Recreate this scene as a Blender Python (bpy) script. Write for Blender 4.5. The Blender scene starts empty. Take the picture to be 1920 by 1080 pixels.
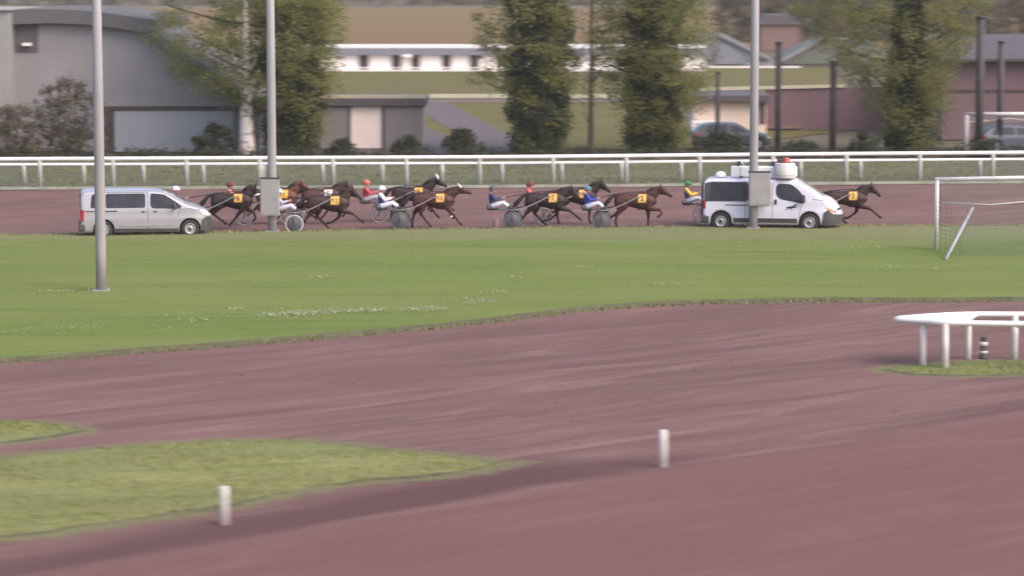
import bpy, bmesh, math, random
import numpy as np
from mathutils import Vector, Matrix, Euler

random.seed(7)
rng = np.random.default_rng(7)
R = math.radians
sc = bpy.context.scene
col = sc.collection

# ------------------------------------------------------------------ camera, sky, sun, exposure
CAM_H = 10.0
FPX = 5400.0                      # focal length in pixels of a 1920 wide picture
PITCH = math.atan(610 / FPX)      # horizon lies above the frame
cam_d = bpy.data.cameras.new('camera')
cam = bpy.data.objects.new('camera', cam_d)
col.objects.link(cam)
cam.location = (0, 0, CAM_H)
cam.rotation_euler = (math.pi / 2 - PITCH, 0, 0)
cam_d.sensor_width = 36
cam_d.lens = 36 * FPX / 1920
cam_d.clip_start = 0.5
cam_d.clip_end = 6000
cam_d.dof.use_dof = True
cam_d.dof.focus_distance = 94.0
cam_d.dof.aperture_fstop = 1.15
cam_d.dof.aperture_ratio = 0.2
sc.camera = cam

SUN_EL, SUN_AZ = 46.0, 125.0      # azimuth clockwise from +Y (the view direction): right and behind the camera
world = bpy.data.worlds.new('World')
sc.world = world
world.use_nodes = True
wn = world.node_tree
bgn = wn.nodes['Background']
sky = wn.nodes.new('ShaderNodeTexSky')
sky.sky_type = 'NISHITA'
sky.sun_disc = False
sky.sun_elevation = R(SUN_EL)
sky.sun_rotation = R(SUN_AZ)
sky.air_density = 1.0
sky.dust_density = 4.0
sky.ozone_density = 1.0
wn.links.new(sky.outputs[0], bgn.inputs[0])
bgn.inputs[1].default_value = 0.15
sun_d = bpy.data.lights.new('sun', 'SUN')
sun_d.energy = 0.9
sun_d.angle = R(45)
sun_d.color = (1.0, 0.86, 0.74)
sun = bpy.data.objects.new('sun', sun_d)
col.objects.link(sun)
sd = Vector((math.sin(R(SUN_AZ)) * math.cos(R(SUN_EL)), math.cos(R(SUN_AZ)) * math.cos(R(SUN_EL)), math.sin(R(SUN_EL))))
sun.rotation_euler = sd.to_track_quat('Z', 'Y').to_euler()
sc.view_settings.view_transform = 'Standard'
sc.view_settings.look = 'None'
sc.view_settings.exposure = 1.0
sc.view_settings.gamma = 1.0
sc.render.engine = 'CYCLES'
sc.cycles.use_denoising = True
sc.cycles.max_bounces = 6

# ------------------------------------------------------------------ picture pixel <-> ground
CP, SP = math.cos(PITCH), math.sin(PITCH)

def P(px, py, z=0.0):
    """the point at height z that the photograph shows at pixel px, py"""
    a, b = (px - 960) / FPX, -(py - 540) / FPX
    d = Vector((a, CP + b * SP, -SP + b * CP))
    t = (z - CAM_H) / d.z
    return Vector((0, 0, CAM_H)) + d * t

def at_depth(px, Y):
    """x on the ground at depth Y for pixel column px"""
    return (px - 960) / FPX * (Y * CP + CAM_H * SP)

def scale_at(Y):
    return FPX / (Y * CP + CAM_H * SP)

def Z_at(py, Y):
    """height at depth Y that shows at pixel row py"""
    b = -(py - 540) / FPX
    return CAM_H + Y * (-SP + b * CP) / (CP + b * SP)

def proj(x, y, z=0.0):
    v = z - CAM_H
    depth = y * CP - v * SP
    up = y * SP + v * CP
    return 960 + FPX * x / depth, 540 - FPX * up / depth

# ------------------------------------------------------------------ materials
def lin(c):
    return tuple((v / 255 / 12.92) if v / 255 <= 0.04045 else ((v / 255 + 0.055) / 1.055) ** 2.4 for v in c)

def M(name, colr, rough=0.7, var=0.18, scale=3.0, bump=0.0, metal=0.0, spec=0.4, stretch=(1, 1, 1), fine=0.0, coat=0.0, emit=0.0, bscale=None):
    m = bpy.data.materials.new(name)
    m.use_nodes = True
    nt = m.node_tree
    b = nt.nodes['Principled BSDF']
    b.inputs['Roughness'].default_value = rough
    b.inputs['Metallic'].default_value = metal
    b.inputs['Specular IOR Level'].default_value = spec
    b.inputs['Coat Weight'].default_value = coat
    tc = nt.nodes.new('ShaderNodeTexCoord')
    mp = nt.nodes.new('ShaderNodeMapping')
    mp.inputs['Scale'].default_value = stretch
    nt.links.new(tc.outputs['Object'], mp.inputs[0])
    nz = nt.nodes.new('ShaderNodeTexNoise')
    nz.inputs['Scale'].default_value = scale
    nz.inputs['Detail'].default_value = 6
    nz.inputs['Roughness'].default_value = 0.6
    nt.links.new(mp.outputs[0], nz.inputs['Vector'])
    ramp = nt.nodes.new('ShaderNodeValToRGB')
    ramp.color_ramp.elements[0].position = 0.3
    ramp.color_ramp.elements[1].position = 0.7
    ramp.color_ramp.elements[0].color = (*[max(0, v * (1 - var)) for v in colr], 1)
    ramp.color_ramp.elements[1].color = (*[min(1, v * (1 + var)) for v in colr], 1)
    nt.links.new(nz.outputs[0], ramp.inputs[0])
    nt.links.new(ramp.outputs[0], b.inputs['Base Color'])
    if bump:
        n2 = nt.nodes.new('ShaderNodeTexNoise')
        n2.inputs['Scale'].default_value = bscale or scale * 6
        n2.inputs['Detail'].default_value = 4
        nt.links.new(tc.outputs['Object'], n2.inputs['Vector'])
        bp = nt.nodes.new('ShaderNodeBump')
        bp.inputs['Strength'].default_value = bump
        bp.inputs['Distance'].default_value = 0.05
        nt.links.new(n2.outputs[0], bp.inputs['Height'])
        nt.links.new(bp.outputs[0], b.inputs['Normal'])
    if emit:
        b.inputs['Emission Color'].default_value = (*colr, 1)
        b.inputs['Emission Strength'].default_value = emit
    return m

class NT:
    """small helper for longer node materials"""
    def __init__(s, name, rough=0.9, spec=0.2):
        s.m = bpy.data.materials.new(name)
        s.m.use_nodes = True
        s.nt = s.m.node_tree
        s.b = s.nt.nodes['Principled BSDF']
        s.b.inputs['Roughness'].default_value = rough
        s.b.inputs['Specular IOR Level'].default_value = spec
        s.tc = s.nt.nodes.new('ShaderNodeTexCoord')
    def n(s, t, **k):
        x = s.nt.nodes.new(t)
        for a, v in k.items():
            setattr(x, a, v)
        return x
    def l(s, a, b):
        s.nt.links.new(a, b)
    def noise(s, scale, detail=5, stretch=(1, 1, 1), rot=0.0, rough=0.6, dist=0.0):
        mp0 = s.n('ShaderNodeMapping')
        mp0.inputs['Rotation'].default_value = (0, 0, rot)
        s.l(s.tc.outputs['Object'], mp0.inputs[0])
        mp = s.n('ShaderNodeMapping')
        mp.inputs['Scale'].default_value = stretch
        s.l(mp0.outputs[0], mp.inputs[0])
        z = s.n('ShaderNodeTexNoise')
        z.inputs['Scale'].default_value = scale
        z.inputs['Detail'].default_value = detail
        z.inputs['Roughness'].default_value = rough
        z.inputs['Distortion'].default_value = dist
        s.l(mp.outputs[0], z.inputs['Vector'])
        return z.outputs[0]
    def ramp(s, fac, stops):
        r = s.n('ShaderNodeValToRGB')
        e = r.color_ramp.elements
        while len(e) < len(stops):
            e.new(0.5)
        for i, (p, c) in enumerate(stops):
            e[i].position = p
            e[i].color = (*c, 1) if len(c) == 3 else c
        s.l(fac, r.inputs[0])
        return r.outputs[0]
    def mix(s, fac, a, b, mode='MIX'):
        x = s.n('ShaderNodeMix', data_type='RGBA', blend_type=mode)
        if isinstance(fac, float):
            x.inputs[0].default_value = fac
        else:
            s.l(fac, x.inputs[0])
        for v, i in ((a, 6), (b, 7)):
            if isinstance(v, tuple):
                x.inputs[i].default_value = (*v, 1)
            else:
                s.l(v, x.inputs[i])
        return x.outputs[2]
    def math(s, op, a, b):
        x = s.n('ShaderNodeMath', operation=op)
        for v, i in ((a, 0), (b, 1)):
            if isinstance(v, (int, float)):
                x.inputs[i].default_value = v
            else:
                s.l(v, x.inputs[i])
        return x.outputs[0]
    def attr(s, name):
        x = s.n('ShaderNodeAttribute', attribute_name=name)
        return x.outputs['Fac']
    def bump(s, h, strength, dist=0.05):
        bp = s.n('ShaderNodeBump')
        bp.inputs['Strength'].default_value = strength
        bp.inputs['Distance'].default_value = dist
        s.l(h, bp.inputs['Height'])
        s.l(bp.outputs[0], s.b.inputs['Normal'])
    def done(s, c):
        s.l(c, s.b.inputs['Base Color'])
        return s.m

def g(v):
    return (v, v, v)

# dirt of the tracks
STREAK = math.atan2(P(1280, 672).y - P(480, 752).y, P(1280, 672).x - P(480, 752).x)
STREAK2 = math.atan2(P(1900, 748).y - P(1280, 838).y, P(1900, 748).x - P(1280, 838).x)
def dirt_material():
    k = NT('dirt', 0.95, 0.15)
    big = k.noise(0.16, 6, rot=-STREAK, stretch=(0.4, 1, 1), dist=0.6)
    c = k.ramp(big, [(0.36, (0.147, 0.081, 0.077)), (0.7, (0.191, 0.109, 0.104))])
    st = k.noise(0.9, 5, rot=-STREAK, stretch=(0.10, 0.9, 1), dist=1.1)
    c = k.mix(k.ramp(st, [(0.38, g(1.0)), (0.53, g(0.0))]), c, (0.128, 0.071, 0.068))
    st2 = k.noise(1.0, 5, rot=-STREAK2, stretch=(0.09, 0.8, 1), dist=1.6)
    c = k.mix(k.ramp(st2, [(0.52, g(0.0)), (0.68, g(0.75))]), c, (0.234, 0.147, 0.134))
    fine = k.noise(9, 6)
    c = k.mix(k.ramp(fine, [(0.3, g(0.35)), (0.6, g(0))]), c, (0.104, 0.058, 0.052))
    gr = k.noise(45, 4)
    c = k.mix(k.ramp(gr, [(0.5, g(0)), (0.75, g(0.35))]), c, (0.272, 0.176, 0.154))
    c = k.mix(k.attr('red'), c, k.mix(0.65, c, (0.155, 0.072, 0.068)))
    c = k.mix(k.attr('damp'), c, k.mix(0.92, c, (0.090, 0.045, 0.047)))
    tuft = k.noise(3.2, 6, stretch=(0.45, 1.0, 1), rough=0.7)
    sw = k.math('ADD', k.attr('sward'), k.math('MULTIPLY', k.math('SUBTRACT', tuft, 0.5), 1.6))
    sw = k.ramp(k.math('MULTIPLY', sw, k.math('GREATER_THAN', k.attr('sward'), 0.01)), [(0.42, g(0)), (0.75, g(0.9))])
    c = k.mix(sw, c, k.mix(fine, (0.110, 0.117, 0.054), (0.200, 0.184, 0.097)))
    k.bump(k.math('ADD', k.math('MULTIPLY', st, 1.2), k.math('ADD', fine, k.math('MULTIPLY', gr, 0.4))), 0.5, 0.06)
    return k.done(c)

def grass_material(name, base, dry, dark, rot=0.0, band=None):
    k = NT(name, 0.9, 0.15)
    big = k.noise(0.25, 5, stretch=(0.25, 1, 1), rot=rot)
    c = k.ramp(big, [(0.35, base), (0.72, dry)])
    st = k.noise(1.4, 5, stretch=(0.12, 1.3, 1), rot=rot, dist=0.3)
    c = k.mix(k.ramp(st, [(0.55, g(0)), (0.72, g(0.6))]), c, dry)
    c = k.mix(k.ramp(st, [(0.3, g(0.6)), (0.46, g(0))]), c, dark)
    fine = k.noise(14, 6)
    c = k.mix(k.ramp(fine, [(0.3, g(0.55)), (0.58, g(0))]), c, dark)
    if band:
        sep = k.n('ShaderNodeSeparateXYZ')
        k.l(k.tc.outputs['Object'], sep.inputs[0])
        edge = k.math('ADD', sep.outputs['Y'], k.math('MULTIPLY', k.math('SUBTRACT', st, 0.5), 5.0))
        mr = k.n('ShaderNodeMapRange')
        mr.inputs['From Min'].default_value = band[0]
        mr.inputs['From Max'].default_value = band[1]
        k.l(edge, mr.inputs[0])
        c = k.mix(k.math('MULTIPLY', mr.outputs[0], 0.75), c, (0.178, 0.172, 0.092))
        pt = k.noise(0.5, 5, stretch=(0.3, 1, 1), dist=0.8)
        c = k.mix(k.ramp(pt, [(0.56, g(0)), (0.74, g(0.55))]), c, (0.165, 0.160, 0.085))
    k.bump(fine, 0.6, 0.06)
    return k.done(c)

MAT = {}
MAT['dirt'] = dirt_material()
MAT['infield'] = grass_material('infield_grass', (0.124, 0.166, 0.038), (0.172, 0.194, 0.060), (0.084, 0.124, 0.025), band=(P(960, 462).y, P(960, 446).y))
MAT['island'] = grass_material('island_grass', (0.142, 0.174, 0.060), (0.300, 0.275, 0.120), (0.092, 0.124, 0.040), rot=-0.25)
MAT['soil'] = M('turf_edge_soil', (0.088, 0.080, 0.044), 0.95, 0.3, 3.0, bump=0.4)
MAT['verge'] = grass_material('verge_grass', (0.108, 0.110, 0.075), (0.152, 0.142, 0.104), (0.072, 0.072, 0.054))
MAT['lawn'] = grass_material('lawn_grass', (0.112, 0.104, 0.036), (0.165, 0.132, 0.058), (0.080, 0.074, 0.026))
MAT['field'] = grass_material('field_earth', (0.160, 0.108, 0.050), (0.205, 0.128, 0.070), (0.122, 0.090, 0.038))
MAT['ground'] = grass_material('rough_ground', (0.120, 0.100, 0.078), (0.165, 0.140, 0.100), (0.075, 0.070, 0.048))

def leaf_material(name, dark, light, thin=0.0):
    k = NT(name, 0.7, 0.25)
    c = k.ramp(k.attr('tint'), [(0.0, dark), (1.0, light)])
    if thin:                       # thin leaves let light through
        tr = k.n('ShaderNodeBsdfTranslucent')
        k.l(k.mix(0.5, c, tuple(1.6 * v for v in light)), tr.inputs['Color'])
        mx = k.n('ShaderNodeMixShader')
        mx.inputs[0].default_value = thin
        k.l(k.b.outputs[0], mx.inputs[1])
        k.l(tr.outputs[0], mx.inputs[2])
        k.l(mx.outputs[0], k.nt.nodes['Material Output'].inputs['Surface'])
    return k.done(c)
MAT['leaf'] = leaf_material('spring_leaves', (0.130, 0.134, 0.054), (0.255, 0.255, 0.092), 0.5)
MAT['ivy'] = leaf_material('ivy_leaves', (0.042, 0.052, 0.040), (0.088, 0.100, 0.058), 0.35)
MAT['shrub'] = leaf_material('shrub_leaves', (0.040, 0.046, 0.034), (0.084, 0.092, 0.058), 0.3)
MAT['twig'] = leaf_material('bare_twigs', (0.070, 0.057, 0.042), (0.125, 0.105, 0.070))
MAT['blade'] = leaf_material('grass_blades', (0.110, 0.145, 0.045), (0.235, 0.235, 0.105))
MAT['bark'] = M('bark', (0.075, 0.066, 0.055), 0.95, 0.4, 2.0, bump=0.6, stretch=(3, 3, 0.6))
MAT['white_plastic'] = M('white_plastic', (0.80, 0.78, 0.80), 0.4, 0.05, 1.5)
MAT['white_worn'] = M('worn_white_paint', (0.62, 0.58, 0.58), 0.6, 0.14, 3.0)
MAT['post_grey'] = M('pale_grey_plastic', (0.42, 0.40, 0.39), 0.6, 0.15, 2.0)
MAT['pole'] = M('galvanised_steel', (0.30, 0.28, 0.295), 0.55, 0.12, 1.2, metal=0.0, stretch=(2, 2, 0.3))
MAT['box'] = M('grey_enamel', (0.30, 0.285, 0.295), 0.5, 0.10, 2.0)
MAT['dark_metal'] = M('dark_metal', (0.05, 0.045, 0.05), 0.6, 0.2, 2.0)
MAT['kerb'] = M('pale_kerb', (0.30, 0.30, 0.25), 0.8, 0.25, 1.0)
MAT['tyre'] = M('rubber', (0.035, 0.034, 0.036), 0.85, 0.2, 6.0)
MAT['rim'] = M('steel_rim', (0.36, 0.35, 0.36), 0.4, 0.1, 4.0, metal=0.3)
MAT['silver'] = M('silver_paint', (0.432, 0.408, 0.455), 0.32, 0.04, 0.8, metal=0.35, coat=0.6)
MAT['white_paint'] = M('white_paint', (0.68, 0.645, 0.77), 0.35, 0.04, 0.9, coat=0.5)
MAT['glass'] = M('tinted_glass', (0.034, 0.031, 0.040), 0.10, 0.45, 1.6, spec=0.35)
MAT['glass_sky_sheen'] = M('windscreen_sky_sheen', (0.66, 0.64, 0.68), 0.08, 0.12, 1.0, spec=1.0, coat=0.8)  # pale base colour carries the sky reflection on the windscreen
MAT['plastic_dark'] = M('dark_plastic', (0.062, 0.062, 0.067), 0.65, 0.15, 3.0)
MAT['black'] = M('black_plastic', (0.018, 0.018, 0.02), 0.6, 0.1, 3.0)
MAT['red_lamp'] = M('red_lens', (0.48, 0.03, 0.06), 0.2, 0.1, 5.0)
MAT['orange_lamp'] = M('orange_lens', (0.75, 0.20, 0.08), 0.25, 0.1, 5.0)
MAT['clear_lamp'] = M('clear_lens', (0.80, 0.74, 0.72), 0.12, 0.1, 6.0, coat=0.6)

# ------------------------------------------------------------------ mesh helpers
def new_mesh(name, bm, mat, smooth=False):
    me = bpy.data.meshes.new(name)
    bm.to_mesh(me)
    bm.free()
    if mat is not None:
        for m in (mat if isinstance(mat, (list, tuple)) else [mat]):
            me.materials.append(m)
    if smooth:
        me.polygons.foreach_set('use_smooth', [True] * len(me.polygons))
    return me

def obj(name, bm, mat, parent=None, smooth=False, loc=None, rot=None):
    o = bpy.data.objects.new(name, new_mesh(name, bm, mat, smooth) if isinstance(bm, bmesh.types.BMesh) else bm)
    col.objects.link(o)
    if parent is not None:
        o.parent = parent
    if loc is not None:
        o.location = loc
    if rot is not None:
        o.rotation_euler = rot
    return o

def tag(o, label, cat, group=None):
    o['label'] = label
    o['category'] = cat
    if group:
        o['group'] = group
    return o

def thing(name, label, cat, loc, rz=0.0, group=None, scale=1.0):
    o = bpy.data.objects.new(name, None)
    col.objects.link(o)
    o.location = loc
    o.rotation_euler = (0, 0, rz)
    o.scale = (scale,) * 3
    o.empty_display_size = 0.2
    return tag(o, label, cat, group)

def struct(o):
    o['kind'] = 'structure'
    return o

def stuff(o, label=None, cat=None):
    o['kind'] = 'stuff'
    if label:
        o['label'] = label
        o['category'] = cat
    return o

def copy_tree(o, parent=None):
    c = o.copy()
    col.objects.link(c)
    if parent is not None:
        c.parent = parent
    for ch in list(o.children):
        copy_tree(ch, c)
    return c

def BM():
    return bmesh.new()

def box(bm, c, s, rz=0.0, mi=0):
    m = Matrix.Translation(c) @ Matrix.Rotation(rz, 4, 'Z') @ Matrix.Diagonal((*s, 1))
    r = bmesh.ops.create_cube(bm, size=1.0, matrix=m)
    for f in {f for v in r['verts'] for f in v.link_faces}:
        f.material_index = mi
    return r['verts']

def bevel_all(bm, w=0.01, seg=2):
    bmesh.ops.bevel(bm, geom=bm.edges[:], offset=w, segments=seg, affect='EDGES', profile=0.5)

def loft(bm, rings, cap=True, closed=True):
    """rings: lists of points, all of one length"""
    vs = [[bm.verts.new(p) for p in r] for r in rings]
    n = len(vs[0])
    for a, b in zip(vs[:-1], vs[1:]):
        for i in range(n if closed else n - 1):
            j = (i + 1) % n
            try:
                bm.faces.new((a[i], a[j], b[j], b[i]))
            except ValueError:
                pass
    if cap:
        bm.faces.new(list(reversed(vs[0])))
        bm.faces.new(vs[-1])
    return vs

def tube(bm, pts, rad, n=10, side=None, cap=True):
    """swept tube; rad: one value, a list, or a list of (in-plane, across) pairs. side: the across direction"""
    pts = [Vector(p) for p in pts]
    if not isinstance(rad, list):
        rad = [rad] * len(pts)
    rings = []
    for i, p in enumerate(pts):
        t = (pts[min(i + 1, len(pts) - 1)] - pts[max(i - 1, 0)]).normalized()
        ref = Vector(side) if side is not None else (Vector((0, 0, 1)) if abs(t.z) < 0.9 else Vector((0, 1, 0)))
        a = t.cross(ref)
        if a.length < 1e-5:
            a = t.orthogonal()
        a.normalize()
        b = a.cross(t).normalized()
        r = rad[i]
        ra, rb = r if isinstance(r, (list, tuple)) else (r, r)
        rings.append([p + a * ra * math.cos(q) + b * rb * math.sin(q) for q in (2 * math.pi * k / n for k in range(n))])
    loft(bm, rings, cap)
    bmesh.ops.recalc_face_normals(bm, faces=bm.faces[:])

def lathe(bm, prof, n=28, axis='Z', c=(0, 0, 0), mi=0):
    """prof: (radius, height) pairs"""
    rings = []
    for k in range(n):
        q = 2 * math.pi * k / n
        ring = []
        for r, h in prof:
            p = (r * math.cos(q), r * math.sin(q), h) if axis == 'Z' else (r * math.cos(q), h, r * math.sin(q))
            ring.append(bm.verts.new((p[0] + c[0], p[1] + c[1], p[2] + c[2])))
        rings.append(ring)
    for k in range(n):
        a, b = rings[k], rings[(k + 1) % n]
        for i in range(len(prof) - 1):
            f = bm.faces.new((a[i], b[i], b[i + 1], a[i + 1]))
            f.material_index = mi
    bmesh.ops.remove_doubles(bm, verts=bm.verts[:], dist=1e-5)
    bmesh.ops.recalc_face_normals(bm, faces=bm.faces[:])

def ellipsoid(bm, c, r, u=16, v=10):
    m = Matrix.Translation(c) @ Matrix.Diagonal((*r, 1))
    bmesh.ops.create_uvsphere(bm, u_segments=u, v_segments=v, radius=1.0, matrix=m)

def remesh(bm, voxel, smooth_it=4, factor=0.5):
    """overlapping closed shapes -> one continuous surface"""
    me = bpy.data.meshes.new('tmp')
    bmesh.ops.recalc_face_normals(bm, faces=bm.faces[:])
    bm.to_mesh(me)
    bm.free()
    o = bpy.data.objects.new('tmp', me)
    col.objects.link(o)
    md = o.modifiers.new('r', 'REMESH')
    md.mode = 'VOXEL'
    md.voxel_size = voxel
    ms = o.modifiers.new('s', 'SMOOTH')
    ms.iterations = smooth_it
    ms.factor = factor
    dg = bpy.context.evaluated_depsgraph_get()
    out = BM()
    ev = o.evaluated_get(dg)
    out.from_mesh(ev.to_mesh())
    ev.to_mesh_clear()
    bpy.data.objects.remove(o)
    bpy.data.meshes.remove(me)
    return out

def interp(x, pts):
    return float(np.interp(x, [p[0] for p in pts], [p[1] for p in pts]))

def smooth_path(pts, n=6):
    """Catmull-Rom through the points"""
    pts = [Vector(p) for p in pts]
    out = []
    for i in range(len(pts) - 1):
        p0, p1, p2, p3 = pts[max(i - 1, 0)], pts[i], pts[i + 1], pts[min(i + 2, len(pts) - 1)]
        for k in range(n):
            t = k / n
            out.append(0.5 * ((2 * p1) + (p2 - p0) * t + (2 * p0 - 5 * p1 + 4 * p2 - p3) * t * t + (3 * p1 - p0 - 3 * p2 + p3) * t ** 3))
    out.append(pts[-1])
    return out

def inside(poly, x, y):
    """vectorised point in polygon"""
    res = np.zeros(len(x), bool)
    n = len(poly)
    for i in range(n):
        x1, y1 = poly[i][0], poly[i][1]
        x2, y2 = poly[(i + 1) % n][0], poly[(i + 1) % n][1]
        c = (y1 > y) != (y2 > y)
        with np.errstate(divide='ignore', invalid='ignore'):
            xi = (x2 - x1) * (y - y1) / (y2 - y1 + 1e-12) + x1
        res ^= c & (x < xi)
    return res

def sheet(name, poly, z, mat, skirt=None, jitter=0.0, step=1.0, soil=None):
    """flat area with an uneven outline; skirt = (outward metres, drop) gives it an edge"""
    pts = []
    n = len(poly)
    for i in range(n):
        a, b = Vector((*poly[i][:2], 0)), Vector((*poly[(i + 1) % n][:2], 0))
        k = max(1, int((b - a).length / step))
        for j in range(k):
            p = a.lerp(b, j / k)
            if jitter and j:
                p += Vector((random.uniform(-1, 1), random.uniform(-1, 1), 0)) * jitter
            pts.append(p)
    bm = BM()
    vs = [bm.verts.new((p.x, p.y, z)) for p in pts]
    f = bm.faces.new(vs)
    f.normal_update()
    flip = f.normal.z < 0
    if flip:
        f.normal_flip()
    if skirt:
        off, drop = skirt
        m = len(pts)
        low = []
        for i in range(m):
            t = (pts[(i + 1) % m] - pts[i - 1]).normalized()
            nrm = Vector((t.y, -t.x, 0)) * (-1 if flip else 1)
            q = pts[i] + nrm * off * random.uniform(0.6, 1.4)
            low.append(bm.verts.new((q.x, q.y, z - drop)))
        for i in range(m):
            j = (i + 1) % m
            bm.faces.new((vs[i], low[i], low[j], vs[j])).material_index = 1 if soil else 0
    bmesh.ops.triangulate(bm, faces=[f])
    bmesh.ops.recalc_face_normals(bm, faces=bm.faces[:])
    return struct(obj(name, bm, [mat, soil] if soil else mat))

def quads_mesh(name, V, tint, mat, per=4):
    """V: (n, per, 3) separate faces with a tint value each"""
    n = len(V)
    me = bpy.data.meshes.new(name)
    me.vertices.add(n * per)
    me.vertices.foreach_set('co', V.reshape(-1).astype(np.float32))
    me.loops.add(n * per)
    me.loops.foreach_set('vertex_index', np.arange(n * per, dtype=np.int32))
    me.polygons.add(n)
    me.polygons.foreach_set('loop_start', np.arange(0, n * per, per, dtype=np.int32))
    me.polygons.foreach_set('loop_total', np.full(n, per, dtype=np.int32))
    a = me.attributes.new('tint', 'FLOAT', 'FACE')
    a.data.foreach_set('value', tint.astype(np.float32))
    me.materials.append(mat)
    me.update(calc_edges=True)
    me.validate()
    return me

def leaf_cloud(centres, crad, per, size, tint_c, tint_spread=0.15, flat=1.0):
    """clumps of leaf quads round the centres"""
    n = len(centres) * per
    c = np.repeat(centres, per, axis=0)
    rr = np.repeat(np.asarray(crad), per) if np.ndim(crad) else np.full(n, crad)
    d = rng.normal(size=(n, 3))
    d /= np.linalg.norm(d, axis=1, keepdims=True) + 1e-9
    p = c + d * (rr * rng.random(n) ** 0.5)[:, None] * np.array([1, 1, flat])
    a = rng.normal(size=(n, 3))
    a /= np.linalg.norm(a, axis=1, keepdims=True)
    b = np.cross(a, rng.normal(size=(n, 3)))
    b /= np.linalg.norm(b, axis=1, keepdims=True) + 1e-9
    s = size * rng.uniform(0.6, 1.4, n)[:, None]
    V = np.stack([p - a * s * 0.6, p + b * s * 0.34, p + a * s * 0.6, p - b * s * 0.34], axis=1)
    t = np.clip(np.repeat(tint_c, per) + rng.normal(0, tint_spread, n), 0, 1)
    return V, t

# ------------------------------------------------------------------ the ground
bm = BM()
bmesh.ops.create_grid(bm, x_segments=2, y_segments=2, size=2500)
o = struct(obj('ground', bm, MAT['ground']))
o.location = (0, 1500, -0.06)

def pix_poly(pts, z=0.0):
    return [P(x, y, z) for x, y in pts]
islandA = pix_poly([(-200, 872), (0, 858), (100, 848), (250, 835), (400, 826), (550, 824), (640, 832), (720, 842), (800, 850), (870, 858), (925, 867), (880, 876), (820, 883), (700, 893), (600, 905), (450, 935), (300, 960), (100, 990), (0, 1000), (-200, 1015)], 0.05)
islandB = pix_poly([(-200, 770), (0, 786), (60, 789), (110, 794), (155, 803), (100, 812), (50, 819), (0, 826), (-200, 848)], 0.05)
islandC = pix_poly([(1655, 690), (1720, 682), (1800, 677), (1920, 672), (2200, 664), (2200, 690), (1920, 698), (1800, 700), (1720, 697)], 0.05)

def edge_dist(poly, x, y):
    d = np.full(len(x), 1e9)
    for i in range(len(poly)):
        ax, ay = poly[i][0], poly[i][1]
        bx, by = poly[(i + 1) % len(poly)][0], poly[(i + 1) % len(poly)][1]
        t = np.clip(((x - ax) * (bx - ax) + (y - ay) * (by - ay)) / ((bx - ax) ** 2 + (by - ay) ** 2 + 1e-9), 0, 1)
        d = np.minimum(d, np.hypot(x - ax - t * (bx - ax), y - ay - t * (by - ay)))
    return d

# dirt sheet: both tracks and the crossing between them
xs = np.arange(-42, 42.1, 0.4)
ys = np.concatenate([np.arange(2, 44, 3.0), np.arange(44, 136, 0.4)])
GX, GY = np.meshgrid(xs, ys)
hgt = 0.012 * np.sin(GX * 1.3 + GY * 0.7) + 0.01 * np.sin(GY * 2.1 - GX * 0.35)
V = np.stack([GX, GY, hgt * 0.6], -1).reshape(-1, 3)
nx, ny = len(xs), len(ys)
idx = np.arange(nx * ny).reshape(ny, nx)
F = np.stack([idx[:-1, :-1], idx[:-1, 1:], idx[1:, 1:], idx[1:, :-1]], -1).reshape(-1, 4)
me = bpy.data.meshes.new('dirt_track')
me.from_pydata(V.tolist(), [], F.tolist())
depth = V[:, 1] * CP + CAM_H * SP
ppx = 960 + FPX * V[:, 0] / depth
ppy = 540 - FPX * (V[:, 1] * SP - CAM_H * CP) / depth
yR = np.interp(ppx, [0, 600, 880, 1250, 1500, 1700, 1920, 2200], [1090, 985, 935, 873, 840, 808, 772, 730])
red = np.clip((ppy - yR) / 14, 0, 1)
wid = np.interp(ppx, [0, 300, 700, 1000, 1250, 1400, 1600, 1920], [40, 45, 50, 55, 18, 8, 26, 24])
amt = np.interp(ppx, [0, 500, 1000, 1250, 1400, 1920], [0.8, 0.9, 1.0, 0.8, 0.25, 0.6])
dd = yR - ppy
damp = amt * np.clip(dd / 5, 0, 1) * np.clip((wid - dd) / (0.5 * wid) + 0.3, 0, 1)
sward = np.zeros(len(V))
for pl_, reach in ((islandA, 1.3), (islandB, 0.9), (islandC, 0.9)):
    ins = inside(pl_, V[:, 0].copy(), V[:, 1].copy())
    sward = np.maximum(sward, np.where(ins, 1.0, np.clip(1 - edge_dist(pl_, V[:, 0], V[:, 1]) / reach, 0, 1)))
tipx = np.clip(1 - np.hypot((V[:, 0] - P(930, 867).x) / 1.6, (V[:, 1] - P(930, 867).y) / 0.8), 0, 1)
sward = np.maximum(sward, tipx * 0.9)
for nme, arr in (('red', red), ('damp', damp), ('sward', sward)):
    a = me.attributes.new(nme, 'FLOAT', 'POINT')
    a.data.foreach_set('value', arr.astype(np.float32))
me.materials.append(MAT['dirt'])
me.polygons.foreach_set('use_smooth', [True] * len(me.polygons))
struct(obj('dirt_track', me, None))


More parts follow.
